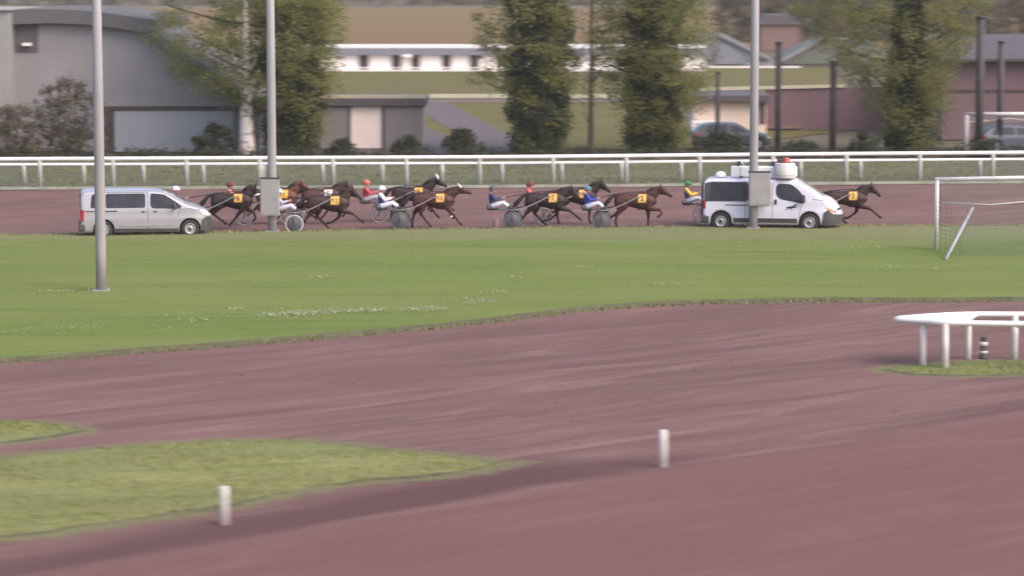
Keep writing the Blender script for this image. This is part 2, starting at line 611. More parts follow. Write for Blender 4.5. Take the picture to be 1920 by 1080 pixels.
far_edge = [(-260, 443), (0, 440), (200, 438), (400, 436), (700, 431), (1000, 427), (1300, 425), (1920, 423), (2200, 422)]
near_edge = [(2200, 556), (1920, 557), (1500, 558), (1300, 562), (1200, 566), (1100, 573), (1000, 585), (900, 597), (800, 608), (640, 622), (400, 642), (200, 657), (0, 671), (-260, 690)]
infield = pix_poly(far_edge + near_edge, 0.11)
sheet('infield', infield, 0.11, MAT['infield'], skirt=(0.30, 0.13), jitter=0.06, step=0.6, soil=MAT['soil'])
sheet('grass_island', islandA, 0.016, MAT['island'], skirt=(0.25, 0.03), jitter=0.10, step=0.35, soil=MAT['soil'])
sheet('grass_island', islandB, 0.016, MAT['island'], skirt=(0.25, 0.03), jitter=0.10, step=0.35, soil=MAT['soil'])
sheet('grass_island', islandC, 0.016, MAT['island'], skirt=(0.25, 0.03), jitter=0.08, step=0.35, soil=MAT['soil'])

kl = [(-260, 357), (0, 354.5), (960, 350.5), (1440, 346), (1920, 342), (2200, 340)]
verge = pix_poly(kl + [(2200, 300), (-260, 300)], 0.04)
sheet('grass_verge', verge, 0.04, MAT['verge'], skirt=(0.1, 0.05), jitter=0.04, step=0.8)
bm = BM()
kp = smooth_path([P(x, y, 0.05) for x, y in kl], 6)
for a, b in zip(kp[:-1], kp[1:]):
    d = b - a
    box(bm, (a + b) / 2 + Vector((0, 0, 0.03)), (d.length * 0.995, 0.12, 0.12), math.atan2(d.y, d.x))
struct(obj('kerb', bm, MAT['kerb']))

lawn = pix_poly([(540, 132), (1560, 122), (1640, 240), (1300, 278), (560, 280)])
sheet('lawn', lawn, -0.02, MAT['lawn'], jitter=0.3, step=2.0)
fld = pix_poly([(-900, 14), (2900, 14), (2700, 86), (-700, 86)])
sheet('field', fld, 0.0, MAT['field'], jitter=1.0, step=12.0)
ramp_mat = M('worn_asphalt', (0.105, 0.084, 0.088), 0.9, 0.15, 1.0, bump=0.2)
path = pix_poly([(772, 192), (835, 190), (962, 256), (1010, 284), (940, 290), (880, 262), (780, 205)])
sheet('path', path, 0.0, ramp_mat, jitter=0.05, step=1.0)
wedge = pix_poly([(640, 240), (790, 236), (860, 262), (930, 292), (640, 292)])
sheet('yard', wedge, -0.012, ramp_mat, jitter=0.05, step=1.0)

# grass blades standing in the turf (no one could count them)
def blades(name, poly, n, h, w, z, tint0, tint1, edge_only=None, label='', lean=0.5):
    xs_ = np.array([p[0] for p in poly]); ys_ = np.array([p[1] for p in poly])
    m = int(n * 3)
    if edge_only:
        pts = []
        L = len(poly)
        seg = [(Vector((*poly[i][:2], 0)), Vector((*poly[(i + 1) % L][:2], 0))) for i in edge_only]
        tot = sum((b - a).length for a, b in seg)
        x, y = [], []
        for a, b in seg:
            k = int(n * (b - a).length / tot)
            t = rng.random(k)
            x.append(a.x + (b.x - a.x) * t); y.append(a.y + (b.y - a.y) * t)
        x = np.concatenate(x); y = np.concatenate(y)
        x += rng.normal(0, 0.25, len(x)); y += rng.normal(0, 0.30, len(y))
    else:
        x = rng.uniform(max(xs_.min(), -24), min(xs_.max(), 24), m); y = rng.uniform(ys_.min(), ys_.max(), m)
        k = inside(poly, x, y)
        x, y = x[k][:n], y[k][:n]
    n = len(x)
    clump = 0.5 + 0.5 * np.sin(x * 0.9 + 2.0 * np.sin(y * 0.7)) * np.sin(y * 1.7 + x * 0.3)
    hh = h * rng.uniform(0.5, 1.3, n) * (0.5 + clump)
    q = rng.uniform(0, 2 * np.pi, n)
    ww = w * rng.uniform(0.6, 1.4, n)
    dx, dy = np.cos(q) * ww, np.sin(q) * ww * 0.4
    lx, ly = rng.normal(0, lean, n) * hh, rng.normal(0, lean, n) * hh
    zb = np.full(n, z - 0.02)
    A = np.stack([x - dx, y - dy, zb], -1); B = np.stack([x + dx, y + dy, zb], -1); C = np.stack([x + lx, y + ly, zb + hh], -1)
    V = np.stack([A, B, C], 1)
    t = np.clip(tint0 + (tint1 - tint0) * clump + rng.normal(0, 0.18, n), 0, 1)
    o = obj(name, quads_mesh(name, V, t, MAT['blade'], 3), None)
    return stuff(o, label, 'grass')

blades('grass', infield, 70000, 0.022, 0.035, 0.11, 0.25, 0.55, label='short green infield turf between the two dirt tracks')
ne = len(far_edge)
blades('grass', infield, 6000, 0.05, 0.03, 0.04, 0.0, 0.3, edge_only=list(range(ne, ne + len(near_edge) - 1)), label='ragged grass along the near edge of the infield')
blades('grass', infield, 6000, 0.07, 0.03, 0.10, 0.5, 1.0, edge_only=list(range(0, ne - 1)), label='dry grass along the edge of the far track')
blades('grass', islandA, 26000, 0.055, 0.020, 0.02, 0.15, 1.0, label='tufted grass of the large island at lower left')
blades('grass', islandA, 1800, 0.055, 0.024, 0.01, 0.0, 0.6, edge_only=list(range(len(islandA))), label='ragged grass edge of the large lower left island')
blades('grass', islandB, 5000, 0.055, 0.020, 0.02, 0.1, 0.7, label='grass of the small island at the left frame edge')
blades('grass', islandC, 6000, 0.055, 0.020, 0.02, 0.1, 0.7, label='grass under the white rail end at right')
blades('grass', verge, 24000, 0.07, 0.05, 0.04, 0.0, 0.5, label='rough grass at the foot of the far white rails')

# white daisies in the turf
def daisies(spots):
    pts = []
    for (x0, y0, x1, y1, n, sx, sy) in spots:
        n = int(n * 0.8)
        t = np.clip(rng.random(n) + 0.05 * np.sin(rng.random(n) * 40), 0, 1)
        for k in range(n):
            p = P(x0 + (x1 - x0) * t[k], y0 + (y1 - y0) * t[k], 0.16)
            pts.append((p.x + rng.normal(0, sx), p.y + rng.normal(0, sy * 3.2), p.z + rng.uniform(-0.02, 0.03)))
    c = np.array(pts)
    s = rng.uniform(0.010, 0.026, len(c))[:, None]
    ang = rng.uniform(0, 6.28, len(c))
    a = np.stack([np.cos(ang), np.sin(ang), rng.normal(0, 0.3, len(c))], -1) * s
    b = np.stack([-np.sin(ang), np.cos(ang), rng.normal(0, 0.3, len(c))], -1) * s
    V = np.stack([c - a, c - b, c + a, c + b], 1)
    return V
dz = daisies([(485, 592, 640, 582, 900, 0.12, 0.13), (640, 583, 720, 580, 320, 0.1, 0.1), (760, 580, 830, 577, 330, 0.12, 0.09),
              (430, 578, 450, 577, 60, 0.12, 0.05), (300, 606, 400, 594, 200, 0.3, 0.25), (90, 618, 170, 610, 120, 0.25, 0.15), (0, 624, 50, 619, 80, 0.2, 0.1),
              (590, 519, 620, 517, 60, 0.15, 0.06), (905, 546, 945, 546, 90, 0.12, 0.05), (955, 519, 975, 518, 50, 0.1, 0.04), (1065, 500, 1110, 499, 60, 0.15, 0.05),
              (1220, 532, 1300, 531, 90, 0.3, 0.06), (1560, 462, 1640, 464, 80, 0.3, 0.1), (1650, 500, 1680, 500, 60, 0.15, 0.06), (1730, 504, 1760, 503, 60, 0.15, 0.05),
              (80, 544, 200, 545, 110, 0.2, 0.05), (850, 560, 930, 565, 120, 0.2, 0.15), (1230, 448, 1700, 470, 200, 1.0, 0.7), (0, 458, 80, 459, 70, 0.3, 0.08)])
daisy_mat = M('daisy_petals', (0.36, 0.37, 0.27), 0.7, 0.2, 5.0)
o = stuff(obj('daisies', quads_mesh('daisies', dz, np.ones(len(dz)), daisy_mat), None), 'white daisies scattered through the infield turf', 'flowers')

# clods thrown up on the near track
bm = BM()
for k in range(160):
    p = P(random.uniform(0, 1900), random.uniform(640, 1000), 0.02)
    if inside(islandA, np.array([p.x]), np.array([p.y]))[0]:
        continue
    s = random.uniform(0.010, 0.028)
    bmesh.ops.create_icosphere(bm, subdivisions=1, radius=s, matrix=Matrix.Translation((p.x, p.y, 0.012)) @ Matrix.Rotation(random.random() * 6, 4, 'Z') @ Matrix.Diagonal((1.5, 1, 0.6, 1)))
stuff(obj('gravel', bm, M('clod_earth', (0.13, 0.085, 0.088), 0.95, 0.3, 9.0)), 'small clods of earth lying on the near dirt track', 'clods')

# ------------------------------------------------------------------ white running rails along the far track
def rail_fence(name, label, posts_px, row, h, rail_r, post_w, mat_rail, mat_post, lowmid=None):
    p0 = P(posts_px[len(posts_px) // 2], row(posts_px[len(posts_px) // 2]))
    t = thing(name, label, 'rail', (p0.x, p0.y, 0.04))
    org = Vector((p0.x, p0.y, 0.04))
    pts = [P(x, row(x)) for x in posts_px]
    bm = BM()
    path_ = [Vector((p.x, p.y, 0.04 + h)) - org for p in pts]
    tube(bm, smooth_path(path_, 3), (rail_r), 10)
    obj('rail', bm, mat_rail, t, smooth=True)
    for p in pts:
        bm = BM()
        q = Vector((p.x, p.y, 0.04)) - org
        tube(bm, [q + Vector((0, 0.03, -0.2)), q + Vector((0, 0.03, h * 0.6)), q + Vector((0, 0.0, h - rail_r * 0.4))], post_w, 8)
        obj('post', bm, mat_post, t, smooth=True)
    return t
rowA = lambda x: float(np.interp(x, [-260, 0, 960, 1440, 1920, 2200], [354, 352, 347.5, 342, 338, 336]))
rowB = lambda x: float(np.interp(x, [-260, 0, 960, 1440, 1920, 2200], [347, 345, 342, 337.5, 334, 332]))
pxA = [-200, -62] + [75 + 137.4 * k for k in range(0, 15)] + [2136]
pxB = [-180, -67] + [45 + 112 * k for k in range(0, 19)]
rail_fence('running_rail', 'taller white running rail with thick round top along the far track', pxA, rowA, 1.24, 0.092, 0.095, MAT['white_plastic'], MAT['post_grey'])
rail_fence('running_rail', 'lower white rail on closely spaced posts behind the taller rail', pxB, rowB, 0.84, 0.068, 0.095, MAT['white_plastic'], MAT['post_grey'])

# ------------------------------------------------------------------ white rail end on the near island
t = thing('running_rail', 'white rail with two arms meeting in a pointed end on the right grass island', 'rail', P(1772, 690))
org = t.location.copy()
H = 1.12
nearp = [P(1676, 683), P(1730, 687), P(1772, 690.5), P(1850, 692), P(1990, 694), P(2140, 696)]
farp = [P(1676, 683), P(1740, 677), P(1815, 673), P(1902, 673), P(2000, 673), P(2140, 672)]
for pp in (nearp, farp):
    bm = BM()
    path_ = [Vector((p.x, p.y, H + 0.02)) - org for p in pp]
    tube(bm, smooth_path(path_, 5), [0.045] + [0.070] * (5 * (len(pp) - 1)), 12)
    obj('rail', bm, MAT['white_plastic'], t, smooth=True)
bm = BM()
a, b, c = [Vector((p.x, p.y, H + 0.03)) - org for p in (nearp[0], nearp[2], farp[2])]
top = [bm.verts.new(v + Vector((0, 0, 0.02))) for v in (a, a.lerp(b, 0.5), b, b + Vector((0.5, 0.02, 0)), c + Vector((0.25, 0, 0)), c, a.lerp(c, 0.5))]
f = bm.faces.new(top)
r = bmesh.ops.extrude_face_region(bm, geom=[f])
for v in r['geom']:
    if isinstance(v, bmesh.types.BMVert):
        v.co.z -= 0.05
bmesh.ops.recalc_face_normals(bm, faces=bm.faces[:])
obj('nose_plate', bm, MAT['white_plastic'], t)
for (px, py) in ((1730, 686), (1772, 690.5), (1815, 673), (1902, 673), (1990, 694), (2000, 673)):
    q = P(px, py) - org
    bm = BM()
    tube(bm, [q + Vector((0, 0, -0.2)), q + Vector((0, 0, H))], 0.078, 12)
    obj('post', bm, MAT['white_worn'], t, smooth=True)
bm = BM()
tube(bm, [P(1895, 676) - org + Vector((0.1, 0, 0.9)), P(2040, 680) - org + Vector((0, 0, 0.86))], 0.06, 10)
obj('lower_rail', bm, MAT['white_plastic'], t, smooth=True)

# striped bollard under it
bol = thing('bollard', 'small black and white banded bollard under the pointed white rail', 'bollard', P(1844, 672))
bm = BM()
lathe(bm, [(0, 0), (0.12, 0), (0.12, 0.03), (0.095, 0.05), (0.085, 0.52), (0.07, 0.56), (0, 0.565)], 18)
obj('core', bm, MAT['dark_metal'], bol, smooth=True)
for z0, z1 in ((0.13, 0.2), (0.32, 0.43)):
    bm = BM()
    lathe(bm, [(0.09, z0), (0.098, z0), (0.096, z1), (0.088, z1)], 18)
    obj('band', bm, MAT['white_worn'], bol, smooth=True)

# marker posts
def marker(px, py, h, r, label, mat):
    bm = BM()
    lathe(bm, [(0, -0.15), (r, -0.15), (r, h - 0.02), (r * 0.8, h), (0, h)], 14)
    o = obj('marker_post', bm, mat, smooth=True)
    o.location = P(px, py)
    return tag(o, label, 'post')
marker(1243, 875, 0.74, 0.075, 'lone white marker post on the bare dirt of the near track', MAT['white_worn'])
marker(421, 984, 0.70, 0.065, 'white marker post at the lower edge of the large grass island', MAT['white_worn'])
marker(930, 428, 0.36, 0.11, 'stubby pinkish marker at the infield edge behind the navy jacket driver', M('pink_marker', (0.30, 0.22, 0.23), 0.7, 0.1, 3.0))

# ------------------------------------------------------------------ lamp poles
def lamp_pole(px, py, label, r, boxspec=None, z=0.1):
    t = thing('lamp_pole', label, 'lamp pole', P(px, py, z), group='tall grey lamp poles on the infield')
    bm = BM()
    lathe(bm, [(0, -0.1), (r * 1.02, -0.1), (r, 1.2), (r * 0.97, 6.0), (r * 0.7, 13.0), (0, 13.0)], 20)
    obj('shaft', bm, MAT['pole'], t, smooth=True)
    bm = BM()
    box(bm, (0, 0, 0.01), (r * 3.0, r * 3.0, 0.05))
    for sx in (-1, 1):
        for sy in (-1, 1):
            box(bm, (sx * r * 1.15, sy * r * 1.15, 0.05), (0.05, 0.05, 0.05))
    obj('base_plate', bm, MAT['pole'], t)
    bm = BM()
    tube(bm, [(-0.9, 0, 13.0), (0.9, 0, 13.0)], 0.05, 8)
    obj('crossarm', bm, MAT['pole'], t)
    for x in (-0.75, 0.0, 0.75):
        bm = BM()
        box(bm, (x, -0.18, 13.2), (0.5, 0.22, 0.4))
        bevel_all(bm, 0.03)
        obj('floodlight', bm, MAT['box'], t)
    if boxspec:
        cx, cz, w, h = boxspec
        bm = BM()
        box(bm, (cx, -r - 0.13, cz), (w, 0.26, h))
        bevel_all(bm, 0.025)
        o = obj('cabinet', bm, MAT['box'], t)
        bm = BM()
        box(bm, (cx, -r - 0.265, cz), (w * 0.86, 0.012, h * 0.9))
        box(bm, (cx + w * 0.33, -r - 0.28, cz), (0.03, 0.03, 0.12))
        obj('door', bm, MAT['box'], o)
        bm = BM()
        box(bm, (cx, -r - 0.12, cz + h / 2 + 0.02), (w * 1.08, 0.32, 0.03))
        obj('lid', bm, MAT['dark_metal'], o)
    return t
lamp_pole(190, 545, 'thick grey lamp pole standing in the turf in front of the silver van', 0.160)
lamp_pole(511, 434, 'grey lamp pole with a cabinet at the track edge beside the white clad driver', 0.165, (-0.06, 1.30, 0.70, 1.38))
lamp_pole(1412, 428, 'grey lamp pole with a wide cabinet in front of the white van', 0.165, (0.20, 1.50, 0.80, 1.26))

# ------------------------------------------------------------------ football goals
def football_goal(label, base, depth_dir, brace=None, width=7.32, hgt=2.44, r=0.075, back=0.9, rz=0.0, netcol=None, pm=None, step=0.14, wire=0.007):
    t = thing('football_goal', label, 'goal', base, rz)
    pm = pm or MAT['white_worn']
    for x in (0, width):
        bm = BM()
        tube(bm, [(x, 0, -0.1), (x, 0, hgt)], r, 12)
        obj('post', bm, pm, t, smooth=True)
    bm = BM()
    tube(bm, [(-r * 0.9, 0, hgt + 0.0), (width + r * 0.9, 0, hgt + 0.0)], r, 12)
    obj('crossbar', bm, pm, t, smooth=True)
    d = depth_dir * back
    for x in (0, width):
        s = 1 if x == 0 else -1
        bm = BM()
        pb = brace or [(0.28, d, 0.0), (0.75, d * 0.7, 0.95), (1.2, d * 0.55, 1.72)]
        tube(bm, [(p[0] if x == 0 else width - p[0], p[1], p[2]) for p in pb], 0.06, 8)
        obj('net_support', bm, MAT['brace'], t, smooth=True)
    bm = BM()
    tube(bm, [(0.03, d * 0.1, 1.66), (width * 0.2, d * 0.5, 1.64), (width * 0.5, d * 0.55, 1.8), (width * 0.8, d * 0.5, 1.64), (width, d * 0.1, 1.66)], 0.022, 6)
    obj('net_rope', bm, pm, t, smooth=True)
    bm = BM()
    def bar(a, b):
        tube(bm, [a, b], wire, 4, cap=False)
    nxs = int(width / step)
    def prof(u):        # from the crossbar down the back to the ground
        if u < 0.5:
            k = u / 0.5
            return (d * 0.55 * k, hgt - (hgt - 1.6) * k)
        k = (u - 0.5) / 0.5
        return (d * (0.55 + 0.45 * k), 1.6 * (1 - k))
    us = [i / 18 for i in range(19)]
    for i in range(nxs + 1):
        x = width * i / nxs
        pr = [(x, *prof(u)) for u in us[::3]]
        tube(bm, pr, wire, 4, cap=False)
    for u in us:
        y, z = prof(u)
        bar((0, y, z), (width, y, z))
    for k in range(1, 6):
        y = d * k / 6
        for x in (0, width):
            zt = 2.2 - 2.0 * abs(y / d) ** 1.2
            bar((x, y, 0), (x, y, max(0.05, zt)))
    for z in [0.15 * k for k in range(1, 14)]:
        yy = d * max(0.0, min(1.0, ((2.2 - z) / 2.0) ** (1 / 1.2)))
        for x in (0, width):
            bar((x, 0, z), (x, yy, z))
    obj('net', bm, netcol, t)
    return t
MAT['brace'] = M('blue_grey_brace', (0.30, 0.31, 0.34), 0.6, 0.12, 2.0)
net_mat = M('green_net', (0.12, 0.18, 0.155), 0.8, 0.15, 1.0)
ga, gb = P(1755, 468, 0.11), P(1920, 464, 0.11)
q0 = P(1773, 487, 0.11) - ga
Yb = ga.y - 0.9
q1 = Vector((at_depth(1822, Yb), Yb, Z_at(390, Yb))) - ga
qr = Matrix.Rotation(-math.atan2(gb.y - ga.y, gb.x - ga.x), 3, 'Z')
q0, q1 = qr @ q0, qr @ q1
football_goal('white football goal with green net at the right end of the infield', ga, -1.0, rz=math.atan2(gb.y - ga.y, gb.x - ga.x), back=2.6, netcol=net_mat, wire=0.0055, brace=[tuple(q0), tuple(q0.lerp(q1, 0.5)), tuple(q1)])

# ------------------------------------------------------------------ vehicles
class Vehicle:
    """a car body given by its roof line, plan and section; panels are laid on its surface"""
    def __init__(s, top, xr, xf, W, belt, tumble, bottom, wheels, wr, arch, nose=0.75, nexp=2.6, rround=0.14, rexp=2.4, rear=0.10):
        s.top, s.xr, s.xf, s.W, s.belt, s.tumble, s.bottom = top, xr, xf, W, belt, tumble, bottom
        s.wheels, s.wr, s.arch, s.nose, s.nexp, s.r, s.p, s.rear = wheels, wr, arch, nose, nexp, rround, rexp, rear
    def zt(s, x):
        return interp(x, s.top)
    def plan(s, x):
        w = s.W
        t = (x - (s.xf - s.nose)) / s.nose
        if t > 0:
            w *= max(0.0, 1 - min(t, 1) ** s.nexp) ** (1 / s.nexp)
        t = ((s.xr + s.rear) - x) / s.rear
        if t > 0:
            w *= 0.90 + 0.10 * math.sqrt(max(0.0, 1 - min(t, 1) ** 2))
        return w
    def side(s, x, z):
        w = s.plan(x)
        if z < 0.5:
            w -= 0.035 * ((0.5 - z) / 0.25) ** 2 * (w / s.W)
        if z > s.belt:
            w -= s.tumble * (z - s.belt) * (w / s.W)
        w += 0.012 * math.exp(-((z - 0.72) / 0.12) ** 2) * (w / s.W)
        zt = s.zt(x)
        r = min(s.r, (zt - s.zbot(x)) * 0.45)
        if z > zt - r:
            q = min(1.0, (z - (zt - r)) / r)
            w *= (1 - q ** s.p) ** (1 / s.p)
        return w
    def topz(s, x, y):
        zt = s.zt(x)
        w = s.side(x, zt - s.r)
        q = min(1.0, abs(y) / max(w, 1e-4))
        return zt - s.r + s.r * (1 - q ** s.p) ** (1 / s.p)
    def zbot(s, x):
        z = s.bottom
        for wx in s.wheels:
            d = abs(x - wx)
            if d < s.arch:
                z = max(z, s.wr + math.sqrt(s.arch ** 2 - d * d))
        return z
    def stations(s):
        xs = set(np.round(np.arange(s.xr, s.xf, 0.06), 4))
        xs |= {s.xr + 0.01, s.xr + 0.03}
        xs |= {s.xf - d for d in (0.001, 0.004, 0.01, 0.02, 0.035, 0.06, 0.09, 0.13)}
        for wx in s.wheels:
            xs |= set(wx + s.arch * math.sin(a) for a in np.linspace(-math.pi / 2, math.pi / 2, 19))
            xs |= {wx - s.arch - 0.002, wx + s.arch + 0.002}
        return sorted(xs)
    def body(s):
        bm = BM()
        rings = []
        for x in s.stations():
            zb, zt = s.zbot(x), s.zt(x)
            r = min(s.r, (zt - zb) * 0.45)
            zs = [zb + (zt - r - zb) * k / 14 for k in range(15)] + [zt - r + r * math.sin(a) for a in np.linspace(0.12, math.pi / 2 - 0.06, 8)]
            half = [(x, s.side(x, z), z) for z in zs]
            for q in (0.66, 0.33):
                y = half[-1][1] * q
                half.append((x, y, s.topz(x, y)))
            ring = half + [(x, 0, zt)] + [(a, -b, c) for a, b, c in reversed(half)]
            rings.append(ring)
        loft(bm, rings, cap=True, closed=True)
        bmesh.ops.recalc_face_normals(bm, faces=bm.faces[:])
        return bm
    def _cut(s, poly, dx, dz, flat_x=False):
        bm = BM()
        f = bm.faces.new([bm.verts.new((p[0], 0, p[1])) for p in poly])
        xs_ = [p[0] for p in poly]
        zs_ = [p[1] for p in poly]
        cuts = list(np.arange(min(xs_), max(xs_), dx)[1:])
        cuts += [s.xf - d for d in (0.004, 0.012, 0.03, 0.06, 0.1, 0.16)]
        for x in cuts:
            if min(xs_) < x < max(xs_):
                bmesh.ops.bisect_plane(bm, geom=bm.verts[:] + bm.edges[:] + bm.faces[:], plane_co=(x, 0, 0), plane_no=(1, 0, 0))
        for z in np.arange(min(zs_), max(zs_), dz)[1:]:
            bmesh.ops.bisect_plane(bm, geom=bm.verts[:] + bm.edges[:] + bm.faces[:], plane_co=(0, 0, z), plane_no=(0, 0, 1))
        return bm
    def panel(s, poly, off=0.004, sides=(-1, 1), dx=0.06, dz=0.05, bm=None, thick=0.0):
        """a patch on the flank, outline given in (x, z)"""
        out = bm or BM()
        for sd_ in sides:
            b = s._cut(poly, dx, dz)
            vm = {}
            for v in b.verts:
                x, z = v.co.x, v.co.z
                xo = x + (off * 0.8 if x > s.xf - 0.2 else 0) - (off if x < s.xr + 0.02 else 0)
                vm[v] = out.verts.new((xo, sd_ * (s.side(x, z) + off), z))
            for f in b.faces:
                try:
                    out.faces.new([vm[v] for v in f.verts])
                except ValueError:
                    pass
            b.free()
        bmesh.ops.recalc_face_normals(out, faces=out.faces[:])
        return out
    def lid(s, poly, off=0.005, d=0.06):
        """a patch on the upper side, outline given in (x, y)"""
        b = s._cut(poly, d, d)
        out = BM()
        vm = {v: out.verts.new((v.co.x + off * 0.5, v.co.z, s.topz(v.co.x, v.co.z) + off)) for v in b.verts}
        for f in b.faces:
            fc = out.faces.new([vm[v] for v in f.verts])
            fc.normal_update()
            if fc.normal.z < 0:
                fc.normal_flip()
        b.free()
        return out

def roundpoly(pts, r=0.06, n=4):
    out = []
    m = len(pts)
    for i in range(m):
        p, a, b = Vector(pts[i]), Vector(pts[i - 1]), Vector(pts[(i + 1) % m])
        u, v = (a - p), (b - p)
        k = min(r, u.length * 0.45, v.length * 0.45)
        s, e = p + u.normalized() * k, p + v.normalized() * k
        for j in range(n + 1):
            t = j / n
            q = s * (1 - t) ** 2 + p * 2 * t * (1 - t) + e * t * t
            out.append((q.x, q.y))
    return out

def wheel(parent, x, y, r, w=0.21, rim=0.6, rimmat=None):
    s = 1 if y > 0 else -1
    t = bpy.data.objects.new('wheel', None)
    bm = BM()
    k = r * rim
    lathe(bm, [(k, -w / 2), (r * 0.93, -w / 2), (r, -w * 0.3), (r, w * 0.3), (r * 0.93, w / 2), (k, w / 2), (k, -w / 2)], 32, 'Y', (x, y, r))
    ty = obj('wheel', bm, MAT['tyre'], parent, smooth=False)
    bm = BM()
    o_ = y + s * w * 0.5
    lathe(bm, [(k * 1.0, o_ - s * 0.05), (k * 1.02, o_ + s * 0.004), (k * 0.9, o_ + s * 0.006), (k * 0.82, o_ - s * 0.05), (k * 0.45, o_ - s * 0.025), (k * 0.36, o_ + s * 0.0), (k * 0.2, o_ + s * 0.004), (0, o_ + s * 0.004)], 32, 'Y', (x, 0, r))
    obj('rim', bm, rimmat or MAT['rim'], ty, smooth=True)
    bm = BM()
    lathe(bm, [(0, o_ + s * 0.012), (k * 0.30, o_ + s * 0.010), (k * 0.32, o_ - s * 0.01)], 16, 'Y', (x, 0, r))
    obj('hub_cap', bm, MAT['plastic_dark'], ty, smooth=True)
    return ty

def underbody(v):
    bm = BM()
    box(bm, ((v.xr + v.xf) / 2, 0, v.bottom + 0.18), (v.xf - v.xr - 0.5, v.W * 1.25, 0.34))
    for wx in v.wheels:
        for s in (-1, 1):
            box(bm, (wx, s * (v.W - 0.16), v.wr + 0.12), (v.arch * 2.04, 0.06, v.arch * 1.9))
    return bm

def strip(pts, w):
    """thin band along a polyline in (x, z)"""
    up, dn = [], []
    for i, p in enumerate(pts):
        a, b = Vector(pts[max(i - 1, 0)]), Vector(pts[min(i + 1, len(pts) - 1)])
        t = (b - a).normalized()
        nrm = Vector((-t.y, t.x)) * w / 2
        up.append((p[0] + nrm.x, p[1] + nrm.y))
        dn.append((p[0] - nrm.x, p[1] - nrm.y))
    return up + dn[::-1]

def text_mesh(body, size, mat, mapf, name='number', parent=None, bold=0.02):
    """flat lettering as a mesh, each vertex placed by mapf(x, y)"""
    cu = bpy.data.curves.new('t', 'FONT')
    cu.body = body
    cu.size = size
    cu.align_x = 'CENTER'
    cu.align_y = 'CENTER'
    cu.offset = bold * size
    cu.resolution_u = 3
    o = bpy.data.objects.new('t', cu)
    col.objects.link(o)
    dg = bpy.context.evaluated_depsgraph_get()
    me0 = o.evaluated_get(dg).to_mesh()
    b = BM()
    b.from_mesh(me0)
    o.evaluated_get(dg).to_mesh_clear()
    bpy.data.objects.remove(o)
    bpy.data.curves.remove(cu)
    for k in range(-6, 7):
        for no in ((1, 0, 0), (0, 1, 0)):
            bmesh.ops.bisect_plane(b, geom=b.verts[:] + b.edges[:] + b.faces[:], plane_co=(k * 0.024 * no[0], k * 0.024 * no[1], 0), plane_no=no)
    bmesh.ops.triangulate(b, faces=b.faces[:])
    for v in b.verts:
        v.co = mapf(v.co.x, v.co.y)
    return obj(name, b, mat, parent)

HORSE_OUTLINE = [(-0.21, 0.0), (-0.15, 0.035), (-0.09, 0.045), (-0.02, 0.055), (0.05, 0.06), (0.09, 0.085), (0.13, 0.11), (0.17, 0.125), (0.18, 0.15), (0.195, 0.13), (0.23, 0.10), (0.225, 0.085), (0.19, 0.09), (0.15, 0.07), (0.13, 0.04), (0.16, 0.03), (0.21, 0.045), (0.225, 0.03), (0.17, 0.005), (0.11, 0.005), (0.05, 0.0), (0.0, -0.005), (0.06, -0.04), (0.03, -0.06), (-0.04, -0.02), (-0.09, -0.015), (-0.15, -0.06), (-0.22, -0.065), (-0.21, -0.045), (-0.16, -0.04), (-0.13, 0.005)]

def person_in(parent, x, y, z, shirt, facing=1):
    """nothing but seats inside: headrest and backrest"""
    bm = BM()
    box(bm, (x, y, z), (0.12, 0.44, 0.6))
    box(bm, (x - 0.02, y, z + 0.42), (0.09, 0.24, 0.2))
    bevel_all(bm, 0.03)
    return obj('seat', bm, shirt, parent)

